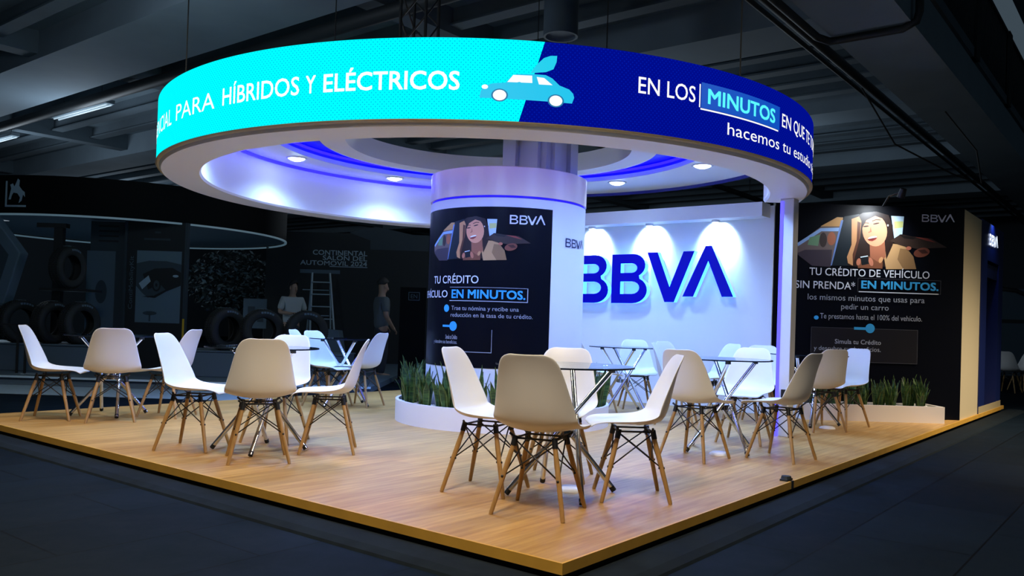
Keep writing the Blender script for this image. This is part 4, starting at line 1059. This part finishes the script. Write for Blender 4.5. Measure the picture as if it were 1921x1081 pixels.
la = hang('step_ladder', -4.04, 18.05, FZ, label='pale aluminium step ladder standing in front of the charcoal wall', cat='ladder')
al = mat('dull_aluminium', lin((140, 160, 172)), .45)
b = MB()
for s in (-1, 1): b.tube([(s*.30+.08, -.35, 0), (s*.19-.10, .0, 2.02)], .024, 6)
b.build('rail', al, la)
for k in range(7):
    f = .12+k*.13; b = MB(); x = .08*(1-f)-.10*f; b.box((x-.28+.1*f, -.35*(1-f)-.04, 2.02*f-.012), (x+.28-.1*f, -.35*(1-f)+.04, 2.02*f+.012)); b.build('step', al, la)
b = MB()
for s in (-1, 1): b.tube([(s*.30-.22, .45, 0), (s*.19-.10, .02, 2.0)], .018, 6)
for k in range(3): b.tube([(-.5+.0, .45-.13*(k+1), .55*(k+1)), (.06, .45-.13*(k+1), .55*(k+1))], .012, 6)
b.build('back_frame', al, la)
ct_ = hang('display_counter', -3.42, 16.2, FZ, label='pale slanted display counter in front of the ladder', cat='counter')
b = MB(); b.prism([(-.16, .0), (.30, .0), (.24, .12), (.12, .82), (-.16, .84)], lambda u, v, t: (u, t, v), -.2, .2); b.build('body', bg_grey, ct_, bevel=.01)
b = MB(); b.box((-.5, -.25, .0), (.9, .25, .05)); b.build('foot_plate', bg_dark, ct_)
bn = hang('dark_banner', -1.70, 14.2, FZ, label='black roll-up banner with a small framed sign just left of the column', cat='banner')
b = MB(); b.box((-.20, -.02, .06), (.24, .02, 1.62)); b.build('cloth', black_fascia, bn); b = MB(); b.box((-.24, -.12, 0), (.28, .12, .06)); b.build('base', black_metal, bn)
b = MB(); bm_ = lambda u, v, t: (u, -.02-t, v)
for (u0, u1, v0, v1) in ((-.06, .13, 1.40, 1.41), (-.06, .13, 1.53, 1.54), (-.06, -.05, 1.40, 1.54), (.12, .13, 1.40, 1.54)): quad(b, bm_, u0, u1, v0, v1, 0, .004)
put_text(b, 'EN', bm_, -.02, .09, 1.435, 1.505, t=.004); b.build('framed_sign', bg_grey, bn)

# white car far behind
cr = hang('car', -2.55, 21.5, FZ, R(8), label='white car parked far behind the people, left of the column', cat='car')
b = MB(); body = [(-2.1, .35), (-2.15, .7), (-2.0, .88), (-1.2, .95), (-.6, 1.38), (.7, 1.40), (1.35, .98), (2.05, .85), (2.15, .6), (2.1, .32)]
b.prism(body, lambda u, v, t: (u, t*(1-.16*max(0, (v-.9)/.5)), v), -.86, .86); b.build('body', bg_light, cr, bevel=.06)
b = MB()
for s in (-1, 1): b.add([(-1.0, s*.855, .98), (1.15, s*.855, .98), (.62, s*.79, 1.33), (-.52, s*.79, 1.33)], [(0, 1, 2, 3)])
b.build('side_glass', bg_dark, cr)
for x in (-1.35, 1.35):
    for s in (-1, 1):
        b = MB(); b.tube([(x, s*.72, .33), (x, s*.90, .33)], .33, 24); w_ = b.build('wheel', tyre_m, cr, True, autosmooth=40); b = MB(); b.tube([(x, s*.901, .33), (x, s*.91, .33)], .2, 16); b.build('hub_cap', bg_grey, w_, True, autosmooth=40)

# ---- people
def skin_mesh(chains, sub=2, root=0):
    """chains: list of lists of (pos, rx, ry); shared points merged by position -> one continuous skinned surface"""
    vs = []; es = []; rad = []; idx = {}
    def vid(p, r):
        k = tuple(round(c, 4) for c in p)
        if k not in idx: idx[k] = len(vs); vs.append(p); rad.append(r)
        return idx[k]
    for ch in chains:
        ids = [vid(p, r) for p, r in ch]
        es += [(a, c) for a, c in zip(ids, ids[1:])]
    me = bpy.data.meshes.new('s'); me.from_pydata(vs, es, []); ob = bpy.data.objects.new('s', me); COL.objects.link(ob)
    ob.modifiers.new('skin', 'SKIN'); sv = me.skin_vertices[0].data
    for i, r in enumerate(rad): sv[i].radius = r if isinstance(r, tuple) else (r, r); sv[i].use_root = (i == root)
    su = ob.modifiers.new('sub', 'SUBSURF'); su.levels = sub; su.render_levels = sub
    dg = bpy.context.evaluated_depsgraph_get(); out = bpy.data.meshes.new_from_object(ob.evaluated_get(dg), depsgraph=dg)
    bpy.data.objects.remove(ob); return out
def person(lat, dep, rz, shirt, trous, label, arm_l, arm_r, head_turn=0., lean=0.):
    t = hang('person', lat, dep, FZ, rz, label=label, cat='person')     # local: faces -y
    pel = (0, 0, .95); wai = (0, -.01-lean*.3, 1.10); che = (0, -.0-lean*.8, 1.32); nb = (0, .01-lean, 1.45); nk = (0, 0-lean*1.1, 1.52)
    hd0 = (0, -.01-lean*1.2, 1.60); hd1 = (0, -.01-lean*1.25, 1.70)
    ht = (sin(head_turn)*.1, -.01-lean*1.2-cos(head_turn)*.115, 1.625); body = []
    body.append([(pel, (.15, .10)), (wai, (.135, .09)), (che, (.16, .10)), (nb, (.08, .07)), (nk, (.055, .055)), (hd0, (.075, .09)), (hd1, (.08, .09)), ((0, -lean*1.25, 1.765), (.05, .055))])
    body.append([(hd0, (.075, .09)), (ht, (.016, .02))])
    legs = []; arms = []
    for s, arm in ((-1, arm_l), (1, arm_r)):
        hip = (s*.095, 0, .88); knee = (s*.11, -.03, .48); ank = (s*.12, .02, .09); toe = (s*.14, -.16, .045)
        L = [(pel, (.15, .10)), (hip, .095), (knee, .062), (ank, .045), (toe, (.045, .03))]; body.append(L); legs.append(L[:-1])
        sh = (s*.19, -lean*.8, 1.40); el, wr, fd = arm
        A = [(che, (.16, .10)), (sh, .062), (el, .046), (wr, .032)]; body.append(A); arms.append(A)
        f = Vector(fd).normalized(); w = Vector(wr); pc = w+f*.06; side = f.cross(Vector((0, 0, 1))) if abs(f.z) < .9 else Vector((0, 1, 0)); side = side.normalized(); n_ = side.cross(f)
        body.append([(wr, .032), (tuple(pc), (.034, .018))])
        for q, ln in enumerate((.070, .080, .075, .058)):
            o0 = pc+side*(.024*(q-1.5)*.75)+f*.02; p1_ = o0+f*ln*.55+n_*.006; p2_ = o0+f*ln*.9-n_*.018
            body.append([(tuple(pc), (.034, .018)), (tuple(o0), .009), (tuple(p1_), .0085), (tuple(p2_), .0075)])
        th0 = w+f*.035-side*.036; body.append([(tuple(pc), (.034, .018)), (tuple(th0), .010), (tuple(th0+f*.035-side*.012), .008)])
    def mk(name, me, m, par=t):
        me.name = name; me.materials.clear(); me.materials.append(m)
        for p in me.polygons: p.use_smooth = True
        o = bpy.data.objects.new(name, me); COL.objects.link(o); o.parent = par; return o
    mk('body', skin_mesh(body, 2), skin)
    tor = [[((0, 0, .84), (.21, .155)), (wai, (.18, .13)), (che, (.19, .128)), (nb, (.10, .085))]]
    for A in arms: 
        e = Vector(A[1][0]).lerp(Vector(A[2][0]), .85); tor.append([(che, (.19, .128)), (A[1][0], .085), (tuple(e), .068)])
    mk('shirt', skin_mesh(tor, 2), shirt)
    tr_ = [[(pel, (.165, .118)), ((0, 0, .99), (.16, .112))]]+[[(pel, (.165, .118)), (L[1][0], .112), (L[2][0], .082), (L[3][0], .066)] for L in legs]
    mk('trousers', skin_mesh(tr_, 2), trous)
    for s in (-1, 1): mk('shoe', skin_mesh([[((s*.12, .05, .05), (.05, .045)), ((s*.125, -.05, .045), (.05, .04)), ((s*.145, -.18, .035), (.042, .032))]], 2), black_rubber)
    hh = Vector(hd1); b = MB(); vs = []; n = 14
    for i in range(8):
        th = pi*.62*i/7
        for k in range(n):
            ph = 2*pi*k/n; d = Vector((sin(th)*cos(ph), sin(th)*sin(ph), cos(th))); fr_ = Vector((sin(head_turn), -cos(head_turn), 0)); cut = max(0, d.dot(fr_))*.6
            vs.append(hh+Vector((d.x*.098, d.y*.112, (d.z if d.z > -.2+cut else -.2+cut)*.112+.005)))
    b.add(vs, [(i*n+k, i*n+(k+1) % n, (i+1)*n+(k+1) % n, (i+1)*n+k) for i in range(7) for k in range(n)]); b.build('hair', hair_m, t, True)
    fr_ = Vector((sin(head_turn), -cos(head_turn), 0)); sd = Vector((cos(head_turn), sin(head_turn), 0)); hc = Vector(hd0)+Vector((0, 0, .045))
    for s in (-1, 1):
        b = MB(); c = hc+fr_*.084+sd*s*.03; b.lathe([(0, -.008), (.008, -.004), (.010, 0), (.008, .004), (0, .008)], 10, tuple(c)); b.build('eye', black_rubber, t, True)
        b = MB(); c = Vector(hd0)+sd*s*.088+Vector((0, 0, .03)); b.lathe([(0, -.03), (.012, -.02), (.016, 0), (.014, .02), (0, .03)], 10, tuple(c)); b.build('ear', skin, t, True)
    b = MB(); c = hc+fr_*.088+Vector((0, 0, -.072)); b.tube([c-sd*.022, c+sd*.022], .005, 6); b.build('mouth', mat('lip_dark', (.16, .06, .05), .6), t, True)
    return t
person(-4.50, 17.1, R(35), shirt_w, trouser, 'man in a white T-shirt behind the tyres, head turned aside, forearms raised', ((-.27, -.06, 1.14), (-.12, -.26, 1.12), (.5, -.8, .1)), ((.27, -.06, 1.14), (.10, -.28, 1.10), (-.5, -.8, .1)), .5, .04)
person(-2.32, 14.9, R(118), shirt_g, trouser, 'man in a grey shirt standing left of the column, turned to the right', ((-.24, .0, 1.13), (-.21, -.14, .93), (0, -.6, -.8)), ((.24, .0, 1.13), (.20, -.16, .95), (0, -.6, -.8)), .1, .0)

# far right: bay behind the kiosk
rb = hang('partition_bay', 14.9, 24.5, FZ, label='pale partition with a dark arched frame at the far right edge', cat='partition')
b = MB(); b.box((-1.0, 0, 0), (2.5, .1, 2.55)); b.build('panel', bg_grey, rb)
b = MB(); b.tube([(-.75, -.03, 2.55), (-.2, -.03, 2.5), (.3, -.03, 2.3), (.45, -.03, 2.0), (.47, -.03, 0)], .06, 8); b.build('arch_frame', dark_steel, rb, True)
b = MB(); b.box((-1.0, -.03, 1.55), (.5, .0, 1.65)); b.build('cross_bar', dark_steel, rb)
FT = [(10.05, 16.9, 40), (10.75, 17.6, 200), (10.2, 18.0, -40)]
for i, (la_, de, a) in enumerate(FT):
    o = copy_tree(proto); o.location = H(la_, de, FZ); o.rotation_euler = (0, 0, HROT+R(a)); tag(o, ['dim chair nearest the camera at the far right edge', 'dim chair on the right of its group at the far right edge', 'dim chair on the left of its group at the far right edge'][i], 'chair', 'moulded chairs in the dim hall')
